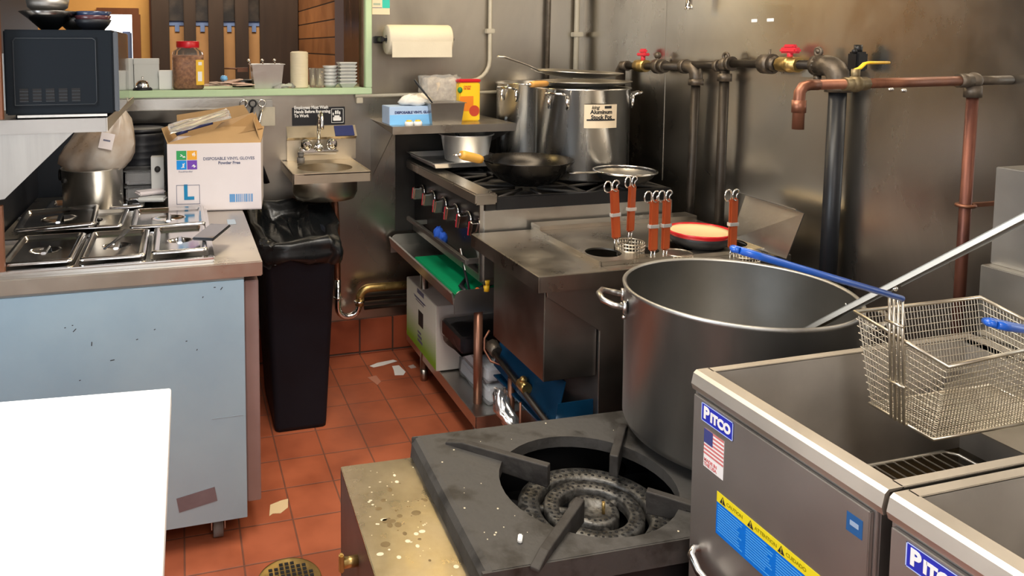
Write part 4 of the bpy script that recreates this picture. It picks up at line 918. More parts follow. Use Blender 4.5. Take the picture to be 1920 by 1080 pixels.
# bagged block
t = thing('food_bag', 'clear bag of pale grated food leaning behind the shelf pan', 'bag', (1.17, 3.42, zs2))
b = B(); b.box((1.12, 3.38, zs2), (1.275, 3.44, zs2+.20)); bmesh.ops.subdivide_edges(b.bm, edges=b.bm.edges[:], cuts=7, use_grid_fill=True)
for v in b.bm.verts: v.co += noise.noise_vector(v.co*28)*.012
b.build('contents', mat('grated_food', (.60, .50, .38), .6, 0, .5, 40, bump=.6, bscale=60), t, smooth=True)
b = B(); b.box((1.10, 3.372, zs2), (1.29, 3.448, zs2+.215)); bmesh.ops.subdivide_edges(b.bm, edges=b.bm.edges[:], cuts=5, use_grid_fill=True)
for v in b.bm.verts: v.co += noise.noise_vector(v.co*20)*.012
b.build('wrapper', bagclear, t, smooth=True)
# yellow can
x, y = 1.315, 3.36
t = thing('spice_can', 'yellow rectangular can with red lid and printed food picture on the small shelf', 'can', (x, y, zs2))
B().box((x-.05, y-.03, zs2), (x+.055, y+.03, zs2+.185), .006).build('body', yelp if False else mat('can_yellow', (.86, .55, .02), .35), t)
B().box((x-.052, y-.032, zs2+.185), (x+.057, y+.032, zs2+.20), .004).build('lid', redlid, t)
B().box((x-.048, y-.0312, zs2+.05), (x+.02, y-.0302, zs2+.12)).build('label_panel', mat('can_orange', (.75, .22, .02), .4), t)
b = B(); b.cyl((x+.025, y-.0305, zs2+.05), (x+.025, y-.0315, zs2+.05), .026, seg=24); b.build('food_picture', mat('can_red', (.5, .06, .03), .4), t)
b = B(); b.ball((x-.047, y-.028, zs2+.15), .012, sz=1.2); b.build('green_mark', greengr if False else mat('can_green', (.02, .2, .05), .5), t)
text('lettering', 'CALDO\nDE RES', .011, basis((x-.03, y-.0306, zs2+.16), (1, 0, 0), (0, 0, 1)), redlid, t, off=.0004)

# ================================================================== RANGE
RY0, RY1 = 2.655, 3.585
t = thing('gas_range', 'six-knob stainless and black countertop gas range along the right wall', 'range', (1.5, 3.1, .7)); rng = t
b = B(); b.box((1.078, RY0, .942), (1.168, RY1, .986), .006); b.build('front_ledge', steel_top, t)
B().box((1.125, RY0+.012, .68), (1.17, RY1, .942), .001).build('control_panel', mat('range_front', (.03, .028, .027), .35, .6, .3, 4, .1), t)
b = B(); b.box((1.10, RY0+.01, .64), (1.115, RY0+.02, .94)); b.box((1.115, RY0, .655), (1.95, RY0+.012, .918), .001); b.build('side_panel', steel_lite, t)
B().box((1.17, RY0+.012, .66), (1.95, RY1, .905)).build('body', steel_dark, t)
B().box((1.168, RY0+.006, .905), (1.95, RY0+.03, .965), .002).build('burner_guard', blackm, t)
B().box((1.17, RY0+.03, .905), (1.95, RY1, .915)).build('burner_tray', darkin, t)
b = B(); b.box((1.045, RY0+.02, .705), (1.062, RY1-.12, .728), .004); b.box((1.06, RY0+.05, .70), (1.125, RY0+.06, .72)); b.box((1.06, RY1-.2, .70), (1.125, RY1-.19, .72)); b.build('towel_bar', steel_dark, t)
b = B(); b.box((1.115, RY0+.001, .625), (1.40, RY1, .655), .002); b.build('base_rail', steel, t)
# knobs
for i, y in enumerate([3.44, 3.285, 3.13, 2.98, 2.835, 2.70]):
    k = B().cyl((1.127, y, .845), (1.112, y, .845), .036, .032, 28).build('knob', blackm, t)
    B().obox((1.092, y, .842), (.042, .020, .062), rx=.25, bev=.004).build('grip', chrome, k)
    b = B(); b.obox((1.090, y+.0125, .84), (.040, .006, .058), rx=.25, bev=.001); b.build('red_stripe', redp, k)
    B().obox((1.088, y-.014, .850), (.034, .012, .040), rx=.25, bev=.003).build('grip_cap', chrome, k)
    B().torus((1.118, y, .845), .034, .004, 28, 8, 'x').build('skirt_ring', chrome, k)
# grates
for j in range(3):
    y0_ = RY0+.035+j*.30; y1_ = y0_+.29
    for i in range(2):
        x0_ = 1.185+i*.385; x1_ = x0_+.375
        b = B(); zt_ = .972
        for (a, c) in [((x0_, y0_), (x1_, y0_)), ((x0_, y1_), (x1_, y1_)), ((x0_, y0_), (x0_, y1_)), ((x1_, y0_), (x1_, y1_))]:
            b.box((a[0]-.007, a[1]-.007, zt_-.03), (c[0]+.007, c[1]+.007, zt_-.008))
        cx_, cy_ = (x0_+x1_)/2, (y0_+y1_)/2
        for k in range(8):
            a = 2*PI*k/8+PI/8*0; ex = cx_+max(-1, min(1, 1.5*math.cos(a)))*(x1_-x0_)/2; ey = cy_+max(-1, min(1, 1.5*math.sin(a)))*(y1_-y0_)/2
            ix, iy = cx_+.05*math.cos(a), cy_+.05*math.sin(a)
            b.tube([(ex, ey, zt_-.012), (ix, iy, zt_-.006)], .0065, 6)
        g = b.build('grate', iron, t)
        b = B(); b.lathe([(0, 0), (.05, 0), (.05, .015), (.03, .03), (0, .032)], (cx_, cy_, .914), 24); b.build('burner', iron, t)
# stand
t = thing('equipment_stand', 'stainless equipment stand with low shelf and round legs under the range', 'stand', (1.5, 3.1, 0))
for (x, y) in ((1.105, 2.685), (1.062, 3.235), (1.90, 2.72), (1.90, 3.40)):
    l = B().cyl((x, y, .05), (x, y, .519 if x < 1.5 else .60), .018, seg=20).build('leg', rust if y < 2.69 and x < 1.5 else steel, t)
    B().cyl((x, y, 0), (x, y, .055), .015, .019, 16).build('foot', steel, l)
b = B(); b.box((1.052, 2.57, .140), (1.94, 3.48, .145)); b.box((1.050, 2.568, .100), (1.94, 2.573, .150), .002); b.box((1.050, 2.568, .100), (1.055, 3.48, .150), .002); b.build('low_shelf', steel_lite, t, bevel=.001)
b = B(); b.tube([(1.15, 2.72, .56), (1.90, 2.72, .56)], .015, 10); b.build('crossbar', steel, t)
# pull-out tray with rounded lip
t = thing('landing_tray', 'long steel tray with rounded corner lips below the range knobs', 'tray', (1.2, 3.1, .55))
b = B(); b.box((.995, 2.668, .553), (1.42, 3.57, .557)); b.prism([(.995, 2.668, .553), (.985, 2.668, .60), (.990, 2.668, .605), (1.0, 2.668, .557)], (0, .90, 0)); b.build('tray_base', steel_lite, t)
def lippl(y):
    return [(.996, y, .520), (1.42, y, .520), (1.42, y, .612), (1.03, y, .612)] + [(1.03-.034*math.sin(a), y, .578+.034*math.cos(a)) for a in (.4, .8, 1.2, 1.57)]
b = B(); b.prism(lippl(2.662), (0, .005, 0)); b.build('end_lip', steel_lite, t); b = B(); b.prism(lippl(3.568), (0, .005, 0)); b.build('end_lip', steel_lite, t)
o = rebase(B().box((1.035, 2.72, .558), (1.38, 3.30, .570), .003).build('cutting_board', green_b), (1.2, 3.0, .558)); single(o, 'bright green cutting board lying in the steel tray under the range', 'cutting board')
t = thing('knife', 'black-handled cleaver resting on the green cutting board', 'knife', (1.1, 2.8, .571))
b = B(); b.tube([(1.075, 2.735, .580), (1.075, 2.80, .583), (1.12, 2.86, .59)], [.010, .011, .009], 8, flat=.6); b.tube([(1.09, 2.745, .583), (1.09, 2.81, .66)], [.006, .005], 8, flat=.5); b.build('handle', blk_pl, t)
B().prism([(1.088, 2.80, .635), (1.088, 2.86, .72), (1.088, 2.845, .725), (1.088, 2.79, .65)], (.003, 0, 0)).build('blade', chrome, t)
t = thing('knife', 'orange-tipped black knife lying along the near end of the green board', 'knife', (1.13, 2.74, .571))
B().tube([(1.125, 2.735, .584), (1.20, 2.76, .60), (1.28, 2.80, .61)], [.012, .013, .009], 8, flat=.7).build('handle', blk_pl, t); B().ball((1.12, 2.733, .583), .011).build('orange_tip', mat('orange_plastic', (.8, .16, .03), .4), t)
b = B(); b.cyl((1.13, 2.665, .60), (1.13, 2.665, .625), .012); b.cyl((1.13, 2.665, .625), (1.13, 2.665, .645), .012, .014); o = rebase(b.build('lighter', yelp), (1.13, 2.665, .6)); o.data.materials[0] = yelp; single(o, 'small yellow tool clipped at the corner of the steel tray', 'clip')
b = B(); b.ball((1.07, 3.06, .735), .022, sz=1.5); b.ball((1.075, 3.02, .725), .02, sz=1.4); crumple(b.bm, .005, 3); o = rebase(b.build('blue_rag', bluecl), (1.07, 3.04, .70)); single(o, 'blue rag tucked behind the bar under the knobs', 'rag')
# things on the low shelf
t = thing('produce_carton', 'white and lime green printed carton on the low shelf of the stand', 'carton', (1.25, 3.28, .11))
x0, x1, y0, y1, z0, z1 = 1.036, 1.40, 2.985, 3.425, .151, .438
B().box((x0, y0, z0), (x1, y1, z1), .002).build('body', mat('carton_white', (.50, .46, .42), .6, 0, .08, 4), t)
mg = mat('carton_green_print', (.40, .56, .16), .55)
nt = mg.node_tree; tc = nt.nodes.new('ShaderNodeTexCoord'); spx = nt.nodes.new('ShaderNodeSeparateXYZ'); rp = nt.nodes.new('ShaderNodeValToRGB'); mrg = nt.nodes.new('ShaderNodeMapRange')
nt.links.new(tc.outputs['Object'], spx.inputs[0]); nt.links.new(spx.outputs[2], mrg.inputs[0]); mrg.inputs['From Min'].default_value = .03; mrg.inputs['From Max'].default_value = .32
nt.links.new(mrg.outputs[0], rp.inputs[0]); rp.color_ramp.elements[0].color = (.20, .42, .02, 1); rp.color_ramp.elements[1].color = (.72, .76, .68, 1); rp.color_ramp.elements[0].position = .12; rp.color_ramp.elements[1].position = .6
nt.links.new(rp.outputs[0], nt.nodes['Principled BSDF'].inputs['Base Color'])
B().box((x0-.0012, y0+.003, z0+.003), (x0-.0002, y1-.003, z1-.003)).build('printed_side', mg, t)
b = B(); b.box((x0-.002, y0+.18, z0+.12), (x0-.0014, y0+.25, z0+.19)); b.build('code_patch', blk_ink, t)
T = basis((x0-.002, y0+.33, z1-.05), (0, -1, 0), (0, 0, 1)); text('lettering', 'GARDEN\nFRESH', .04, T, ink, t) if False else None
b = B(); 
for (ya, za, w2, h2) in [(.16, .235, .15, .006), (.17, .225, .12, .004), (.14, .24, .18, .003), (.20, .06, .06, .012), (.19, .04, .07, .012), (.21, .08, .05, .010), (.17, .265, .10, .02)]: b.box((x0-.002, y0+ya, z0+za), (x0-.0014, y0+ya+w2, z0+za+h2))
b.build('side_print', ink, t)
def wrapped(name, lab, x0, x1, y0, y1, z0, z1, inner, cat='tray', grp=None, seed=1):
    t = thing(name, lab, cat, ((x0+x1)/2, (y0+y1)/2, z0), group=grp)
    b = B(); b.box((x0+.01, y0+.01, z0+.004), (x1-.01, y1-.01, z1-.008), .008); b.build('contents', inner, t)
    b = B(); b.box((x0, y0, z0), (x1, y1, z1)); bmesh.ops.subdivide_edges(b.bm, edges=b.bm.edges[:], cuts=7, use_grid_fill=True)
    for v in b.bm.verts:
        n_ = noise.noise_vector(v.co*18+Vector((seed, 0, 0)))*.012; n_.z = abs(n_.z) if v.co.z > z0+.01 else max(0, n_.z); v.co += n_
    b.build('wrapper', bagclear if name != 'black_trays' else mat('thin_clear_wrap', (1, 1, 1), .04, 0, trans=1., ior=1.03), t, smooth=True); return t
gw = mat('foam_white', (.55, .58, .60), .6)
wrapped('foam_trays', 'lowest clear wrapped pack of pale trays on the low shelf', 1.13, 1.50, 2.64, 2.96, .150, .215, gw, grp='wrapped packs on the low shelf', seed=1)
wrapped('foam_trays', 'middle clear wrapped pack of pale trays on the low shelf', 1.13, 1.50, 2.66, 2.96, .228, .29, gw, grp='wrapped packs on the low shelf', seed=4)
wrapped('black_trays', 'wrapped pack of black trays on top of the pale packs', 1.04, 1.42, 2.715, 2.965, .325, .405, mat('shiny_black_trays', (.01, .01, .012), .2, 0, bump=.5, bscale=25, coat=.6), grp='wrapped packs on the low shelf', seed=7)

# ================================================================== ON THE RANGE
t = thing('sheet_pan', 'shallow steel sheet pan at the back left corner of the range', 'sheet pan', (1.22, 3.35, .99))
SZ = 1.022
b = B(); X0, X1, Y0, Y1 = 1.085, 1.46, 3.17, 3.56
hotel_pan(t, X0, X1, Y0, Y1, SZ-.02, .025, mat('bright_aluminium', (.86, .85, .83), .32, .9, .08, 12, .06), .012, .008)
# saucepan
t = thing('saucepan', 'straight-sided aluminium saucepan standing on the sheet pan', 'saucepan', (1.31, 3.36, SZ))
x, y = 1.305, 3.34
B().lathe([(0, 0), (.095, 0), (.102, .006), (.122, .12), (.132, .124), (.132, .128), (.119, .126), (.098, .01), (0, .006)], (x, y, SZ-.012), 48).build('pan_body', mat('bright_aluminium', (.86, .85, .83), .32, .9, .08, 12, .06), t)
o = rebase(B().tube([(x-.01, y+.02, SZ+.03), (x-.06, y-.03, SZ+.12), (x-.10, y-.07, SZ+.165)], [.009, .009, .011], 8, flat=.35).build('ladle', mat('grey_ladle', (.25, .25, .24), .35, .8)), (x, y, SZ+.02)); single(o, 'flat steel ladle handle leaning out of the aluminium saucepan', 'ladle')
# stock pots
def stockpot(x, y, r, z0, z1, lab, hang, mt=alu):
    t = thing('stock_pot', lab, 'stock pot', (x, y, z0), group='tall aluminium stock pots on the range'); h = z1-z0
    B().lathe([(0, 0), (r-.004, 0), (r, .006), (r, h-.006), (r+.005, h-.004), (r+.005, h+.002), (r-.004, h), (r-.005, .008), (0, .006)], (x, y, z0), 64).build('pot_body', mt, t)
    for a in hang:
        b = B(); T = Matrix.Translation((x, y, 0)) @ Matrix.Rotation(a, 4, 'Z'); b.T = T
        for s_ in (-.045, .045): b.tube([(r+.001, s_, z1-.085), (r+.006, s_, z1-.03)], .009, 8, flat=.6)
        b.tube([(r+.004, -.045, z1-.03), (r+.035, -.045, z1-.020), (r+.045, -.035, z1-.018), (r+.045, .035, z1-.018), (r+.035, .045, z1-.020), (r+.004, .045, z1-.03)], .006, 8); b.build('handle', chrome, t)
    return t
sp1 = stockpot(1.735, 3.02, .205, .975, 1.367, 'front tall aluminium stock pot with a printed label', [PI+.55, .1+2*PI-.55])
sp2 = stockpot(1.685, 3.415, .178, .975, 1.372, 'rear tall aluminium stock pot behind the labelled one', [PI+.45])
# label on the front pot
az0, az1 = math.radians(252), math.radians(274)
def curved(x, y, r, a0, a1, z0, z1, mt2, name, t, n=8):
    b = B(); V = [(b._v((x+r*math.cos(a0+(a1-a0)*k/n), y+r*math.sin(a0+(a1-a0)*k/n), z0)), b._v((x+r*math.cos(a0+(a1-a0)*k/n), y+r*math.sin(a0+(a1-a0)*k/n), z1))) for k in range(n+1)]
    for A, C in zip(V, V[1:]): b.bm.faces.new((A[0], C[0], C[1], A[1]))
    return b.build(name, mt2, t)
PC = Vector((1.735, 3.02, 0)); ac = math.radians(-97); rr_ = .2066
n_ = Vector((math.cos(ac), math.sin(ac), 0)); rt = Vector((0, 0, 1)).cross(n_)
lb = curved(PC.x, PC.y, rr_, ac-.36, ac+.36, 1.205, 1.305, mat('label_cream', (.80, .66, .47), .6), 'label', sp1, 12)
def ctext(body, size, z, off=.0004):
    T = basis(PC+n_*(rr_+.0008)+Vector((0, 0, z)), rt, (0, 0, 1))
    o = text('lettering', body, size, T, blk_ink, lb, off=off, align='CENTER')
    Mi = WM[lb.name]
    for v in o.data.vertices:
        p = (Mi @ v.co)-PC; u = p.dot(rt); d = p.dot(n_); a = ac+u/rr_; q = Vector((math.cos(a)*d, math.sin(a)*d, p.z))+PC; v.co = Mi.inverted() @ q
ctext('Aluminum\nStock Pot', .0235, 1.262, .0009)
logo = 'king'
Tk = basis(PC+n_*(rr_+.0008)+rt*-.046+Vector((0, 0, 1.293)), rt, (0, 0, 1)); text('lettering', logo, .021, Tk, blk_ink, lb, off=.0003, shear=.3)
curved(PC.x, PC.y, rr_+.0006, ac-.31, ac+.31, 1.236, 1.243, blk_ink, 'rule', lb, 10)
curved(PC.x, PC.y, rr_+.0006, ac+.06, ac+.22, 1.288, 1.299, blk_ink, 'size_mark', lb, 4)
# strainers on the pots
def wide_pan(name, lab, c, r, dep, tilt, hang, hl, hmat, mt2, cat='strainer', rim=.006, grip=None, hz=.0, gs=.85):
    t = thing(name, lab, cat, c)
    T = Matrix.Translation(c) @ Matrix.Rotation(tilt[0], 4, 'X') @ Matrix.Rotation(tilt[1], 4, 'Y')
    b = B(T); pr = [(0, -dep), (r*.35, -dep*.97), (r*.65, -dep*.75), (r*.88, -dep*.35), (r, 0), (r+rim, .002), (r+rim, .005), (r-.002, .004), (r*.87, -dep*.31), (r*.64, -dep*.70), (r*.35, -dep*.91), (0, -dep+.004)]
    b.lathe(pr, (0, 0, 0), 56); b.build('pan_body', mt2, t)
    d = Vector((math.cos(hang), math.sin(hang), 0)); b = B(T)
    p0 = d*(r-.005); p1 = d*(r+.05)+Vector((0, 0, hz*.4)); p2 = d*(r+hl)+Vector((0, 0, hz))
    if grip:
        b.tube([p0, p1, p1.lerp(p2, .3)], [.010, .008, .006], 10, flat=.4); b.build('handle_shank', mt2, t)
        b = B(T); b.tube([p1, p1.lerp(p2, .15), p1.lerp(p2, .85), p2], [.013*gs, .0155*gs, .0165*gs, .014*gs], 14); g = b.build('handle', hmat, t)
        b = B(T); b.tube([p2, p2+d*.012], [.010, .006], 10); b.torus(tuple(p2+d*.022), .010, .0025, normal='z'); b.build('hanging_ring', chrome, t)
    else:
        b.tube([p0, p1, p2, p2+d*.03], [.016, .010, .016, .010], 10, flat=.35); b.build('handle', hmat, t)
    return t
wide_pan('strainer_pan', 'lower steel strainer with a pale wood handle lying on the stock pots', (1.735, 3.02, 1.392), .207, .02, (0, 0), math.radians(205), .16, bamboo, steel, grip=True)
wide_pan('skimmer', 'upper steel skimmer with long flat steel handle topping the stock pots', (1.72, 3.05, 1.435), .195, .025, (.02, .04), math.radians(182), .17, steel_lite, steel_lite, rim=.009, hz=.055)
# wok
wk = wide_pan('wok', 'dark carbon steel wok with yellow wooden handle on the front burners', (1.372, 2.815, 1.084), .186, .104, (0, 0), math.radians(194), .150, mat('yellow_wood_grip', (.72, .38, .06), .45, 0, .12, 10, coat=.2), wok_m, 'wok', rim=.002, grip=True, hz=.045, gs=1.15)
wide_pan('frying_pan', 'black frying pan with shiny steel rim beside the labelled stock pot', (1.74, 2.68, 1.040), .122, .055, (0, 0), math.radians(172), .09, steel, blackm, 'frying pan', rim=.004)
o = B().torus((1.74, 2.68, 1.044), .125, .0045, 48, 8).build('rim', chrome, bpy.data.objects['frying_pan'])
B().lathe([(0, -.03), (.09, -.028), (.119, .0)], (1.74, 2.68, 1.040), 40).build('inner_surface', steel, bpy.data.objects['frying_pan'])

# ================================================================== NOODLE COOKER
CZ = .84
t = thing('noodle_cooker', 'floor standing stainless noodle cooker between the range and the stock pot burner', 'cooker', (1.5, 2.35, 0)); ck = t
b = B(); b.box((1.055, 2.075, CZ-.006), (1.30, 2.635, CZ), .001); b.box((1.30, 2.075, CZ-.006), (2.00, 2.12, CZ)); b.box((1.055, 2.072, CZ-.052), (2.00, 2.078, CZ-.001), .001); b.box((1.052, 2.072, CZ-.052), (1.058, 2.635, CZ-.001), .001); b.build('top', steel_top, t)
B().box((1.30, 2.46, CZ-.006), (2.00, 2.635, CZ+.012), .002).build('rear_step', steel_top, t)
B().box((1.30, 2.56, CZ+.012), (2.00, 2.635, CZ+.028), .002).build('rear_step', steel_top, t)
b = B(); x = 1.298; PL = CZ+.014
cells = [(1.298, 1.44, 1.368), (1.44, 1.60, 1.515), (1.60, 1.76, 1.68), (1.76, 2.0, 1.86)]
for (a, c, h_) in cells: b.cellhole(a, c, 2.125, 2.33, PL-.006, PL, h_, 2.225, .060 if a < 1.7 else .07)
b.box((1.298, 2.33, PL-.006), (2.0, 2.46, PL)); b.box((1.298, 2.122, CZ-.002), (2.0, 2.126, PL)); b.box((1.292, 2.122, CZ-.002), (1.302, 2.60, PL+.002), .002)
b.build('cover_plate', steel_top, t)
B().box((1.305, 2.13, CZ-.10), (1.99, 2.45, CZ-.09)).build('water_bath', darkin, t)
B().box((1.088, 2.102, .487), (1.276, 2.50, CZ-.052), .0025).build('side_box', steel, t)
b = B(); b.prism([(1.088, 2.088, CZ-.052), (2.0, 2.088, CZ-.052), (2.0, 2.088, .10), (1.278, 2.088, .10), (1.278, 2.088, .640), (1.092, 2.088, .765)], (0, .008, 0)); b.build('front_apron', steel, t, bevel=.0015)
b = B(); b.box((1.282, 2.097, .10), (1.985, 2.60, CZ-.16)); b.build('body', steel_dark, t)
for (xx, yy) in ((1.32, 2.14), (1.95, 2.14), (1.32, 2.55), (1.95, 2.55)): B().cyl((xx, yy, 0), (xx, yy, .10), .02, seg=14).build('leg', steel_dark, t)
b = B(); b.prism([(1.135, 2.12, .30), (1.135, 2.60, .33), (1.175, 2.60, .47), (1.175, 2.12, .47)], (.004, 0, 0)); b.box((1.135, 2.115, .286), (1.28, 2.60, .292)); b.prism([(1.135, 2.118, .29), (1.278, 2.118, .29), (1.278, 2.118, .40), (1.150, 2.118, .40)], (0, .004, 0)); b.build('filmed_tray', filmd, t)
# gas line under
t = thing('gas_line', 'grey gas line with brass valve and copper tube under the noodle cooker', 'pipe', (1.14, 2.4, .2))
B().tube([(1.125, 2.66, .40), (1.125, 2.10, .325)], .010, 14).build('pipe', pipe_blk, t)
B().tube([(1.125, 2.62, .46), (1.105, 2.62, .43), (1.10, 2.61, .39), (1.115, 2.58, .355), (1.15, 2.54, .35), (1.20, 2.50, .34)], .0045, 8).build('copper_tube', copper, t)
B().tube([(1.14, 2.45, .345), (1.14, 2.45, .0)], .013, 12).build('riser', rust, t)
B().tube([(1.12, 2.33, .31), (1.12, 2.33, .2), (1.16, 2.27, .17), (1.24, 2.16, .19), (1.26, 2.12, .22)], .005, 8).build('copper_tube', copper, t)
b = B(); b.ball((1.165, 2.095, .325), .026); b.cyl((1.165, 2.095, .325), (1.25, 2.085, .325), .007); b.build('regulator', chrome, t)
b = B(); b.cyl((1.13, 2.35, .37), (1.13, 2.30, .37), .02, seg=8); b.ball((1.13, 2.33, .39), .014); b.build('valve', brass, t)
b = B(); b.cyl((1.135, 2.62, .40), (1.135, 2.57, .39), .028, .024, 8); b.build('union', pipe_fit, t)
b = B(); b.tube([(1.105, 2.47, .30), (1.10, 2.44, .24), (1.12, 2.40, .20), (1.12, 2.34, .19)], [.022, .03, .03, .02], 10); bmesh.ops.subdivide_edges(b.bm, edges=b.bm.edges[:], cuts=2, use_grid_fill=True); crumple(b.bm, .006, 6)
o = rebase(b.build('foil_wrap', mat('crumpled_foil', (.7, .7, .7), .2, .9)), (1.12, 2.4, .2)); single(o, 'crumpled shiny foil wrapped around the gas line under the cooker', 'foil')
# steel flap behind
t = thing('steel_deflector', 'bent steel deflector plate leaning at the back of the noodle cooker', 'deflector', (1.97, 2.15, .86))
B().prism([(1.93, 2.02, .845), (1.93, 2.285, .845), (1.99, 2.285, 1.005), (1.975, 2.00, 1.0)], (.004, 0, 0)).build('plate', steel_lite, t)
B().prism([(1.975, 2.00, 1.0), (1.99, 2.285, 1.005), (1.955, 2.285, 1.018), (1.94, 2.00, 1.014)], (0, 0, .003)).build('top_fold', steel_lite, t)
# noodle strainers
def strainer(x, y, z, lab, rz, lean, basket=True, hooks=2, hl=.172):
    t = thing('noodle_strainer', lab, 'noodle strainer', (x, y, z), group='orange handled noodle strainers')
    T = Matrix.Translation((x, y, z)) @ Matrix.Rotation(rz, 4, 'Z') @ Matrix.Rotation(lean, 4, 'Y')
    z0_ = .02
    B(T).box((-.0165, -.007, z0_), (.0165, .007, z0_+hl), .005).build('handle', orangew, t)
    b = B(T); b.box((-.0178, -.0082, z0_+hl*.45), (.0178, .0082, z0_+hl*.45+.012), .001); b.build('ferrule', mat('ferrule_steel', (.75, .74, .72), .4, .7), t); b = B(T)
    b.tube([(-.006, 0, z0_+.004), (-.008, 0, -.02)], .0025, 8); b.tube([(.006, 0, z0_+.004), (.008, 0, -.02)], .0025, 8); b.build('stem_wires', chrome, t)
    b = B(T)
    for k, s_ in enumerate([-.008, .008][:hooks]):
        q = 1 if k else -1; s_ = s_*1.3
        pts = [(s_, 0, z0_+hl-.012), (s_, 0, z0_+hl+.010)] + [(s_-.5*q*.0+q*.0-.017+.017*math.cos(a)+(.010 if k else 0), -.010*math.sin(a/2), z0_+hl+.012+.019*math.sin(a)) for a in (.4, .9, 1.4, 1.9, 2.5, 3.1, 3.7, 4.3, 4.9)]
        b.tube(pts, .0026, 8)
    b.build('hook', chrome, t)
    if basket:
        bx, by = T @ Vector((.055, .0, 0)), 0
        b = B(); c = (bx.x, bx.y, z)
        for k in range(5): b.torus((c[0], c[1], z+.004-k*.012), .048-k*.0012, .0022, 32, 6)
        for k in range(28):
            a = 2*PI*k/28; b.tube([(c[0]+.048*math.cos(a), c[1]+.048*math.sin(a), z+.004), (c[0]+.040*math.cos(a), c[1]+.040*math.sin(a), z-.09)], .0011, 4)
        b.build('basket', wire, t)
    return t
strainer(1.425, 2.235, .875, 'noodle strainer whose orange handle stands furthest left, hooks curling left', 0, -.07, True)
strainer(1.500, 2.27, .885, 'noodle strainer with dark orange handle second from the left, set slightly behind', .2, .03, False, 2, .165)
strainer(1.506, 2.145, .850, 'left handle of the close pair of orange noodle strainers', 0, 0, False)
strainer(1.553, 2.145, .850, 'right handle of the close pair of orange noodle strainers', .1, .01, True)
strainer(1.782, 2.10, .850, 'noodle strainer standing alone in front of the steel deflector', 0, 0, True, 2)
# bowls
x, y = 1.742, 2.215
b = B(); b.lathe([(0, 0), (.08, 0), (.10, .018), (.106, .035), (.100, .042), (.096, .042), (.092, .02), (0, .008)], (x, y, CZ+.016), 48); o = rebase(b.build('stone_bowl', stone), (x, y, CZ+.016)); single(o, 'dark stone bowl beneath the red bowl on the noodle cooker', 'bowl')
t = thing('red_bowl', 'red-rimmed bowl with a cream inside nested on the dark stone bowl', 'bowl', (x, y, CZ+.05))
B().lathe([(0, .0), (.07, .0), (.100, .016), (.112, .036), (.109, .039), (.103, .037), (.092, .024), (0, .022)], (x, y, CZ+.032), 48).build('bowl_body', redb, t)
B().lathe([(0, .031), (.090, .0315), (.0985, .037), (.098, .031), (0, .029)], (x, y, CZ+.030), 48).build('cream_interior', creamb, t)

# ================================================================== STOCK POT RANGE
rz = math.radians(-2); OR = (.572, 1.356, 0); T = TM(OR, rz); DZ = .48
t = thing('stock_pot_burner', 'low greasy black stock pot burner with stainless side shelf in the foreground', 'burner', OR, rz=rz); sb = t
L_, D_ = 1.33, .55
b = B(T)
def hexcell(x0, x1, y0, y1, cx_, cy_, r): b.cellhole(x0, x1, y0, y1, DZ-.03, DZ, cx_, cy_, r, 40)
b.cellhole(.022, .66, .0, D_, DZ-.03, DZ, .365, .245, .215, 40); hexcell(.66, L_, .0, D_, .90, .27, .205)
b.prism([(.0225, 0, DZ), (.010, 0, DZ-.004), (.0, 0, DZ-.018), (-.004, 0, DZ-.06), (.0225, 0, DZ-.06)], (0, D_, 0))
b.box((.0, -.004, DZ-.055), (L_, .004, DZ-.001)); b.box((.0, D_-.004, DZ-.055), (L_, D_+.004, DZ-.001), .002)
b.build('deck', deckm, t)
B(T).box((.02, .012, .12), (L_-.02, D_-.01, .30)).build('body', darkin, t)
b = B(T); b.box((.02, .012, .30), (.06, D_-.01, DZ-.035)); b.box((.06, D_-.03, .30), (L_-.02, D_-.01, DZ-.035)); b.box((.06, .012, .30), (L_-.02, .03, DZ-.035)); b.build('fire_box', blackm, t)
# side shelf plate
b = B(T); b.box((-.20, -.0, .418), (.02, D_-.01, .428), .002); b.build('side_shelf', mat('greasy_shelf_steel', (.40, .36, .29), .30, 1, .3, 7, .08, bump=.15, bscale=30), t)
b = B(T); b.box((-.20, -.0, .10), (-.19, D_-.01, .418)); b.box((-.20, D_-.02, .10), (.02, D_-.012, .418)); b.build('front_panel', mat('greasy_front_panel', (.22, .15, .14), .45, .7, .3, 6), t)
for (yy, zz) in ((.30, .33), (.18, .31), (.06, .30)):
    b = B(T); b.cyl((-.20, yy, zz), (-.235, yy, zz), .013, seg=10); b.obox((-.24, yy, zz), (.012, .014, .045), bev=.003); b.build('gas_valve', brass, t)
for (xx, yy) in ((-.16, .05), (-.16, .48), (1.3, .06), (1.3, .48)): B(T).cyl((xx, yy, 0), (xx, yy, .13), .02, seg=14).build('leg', steel_dark, t)
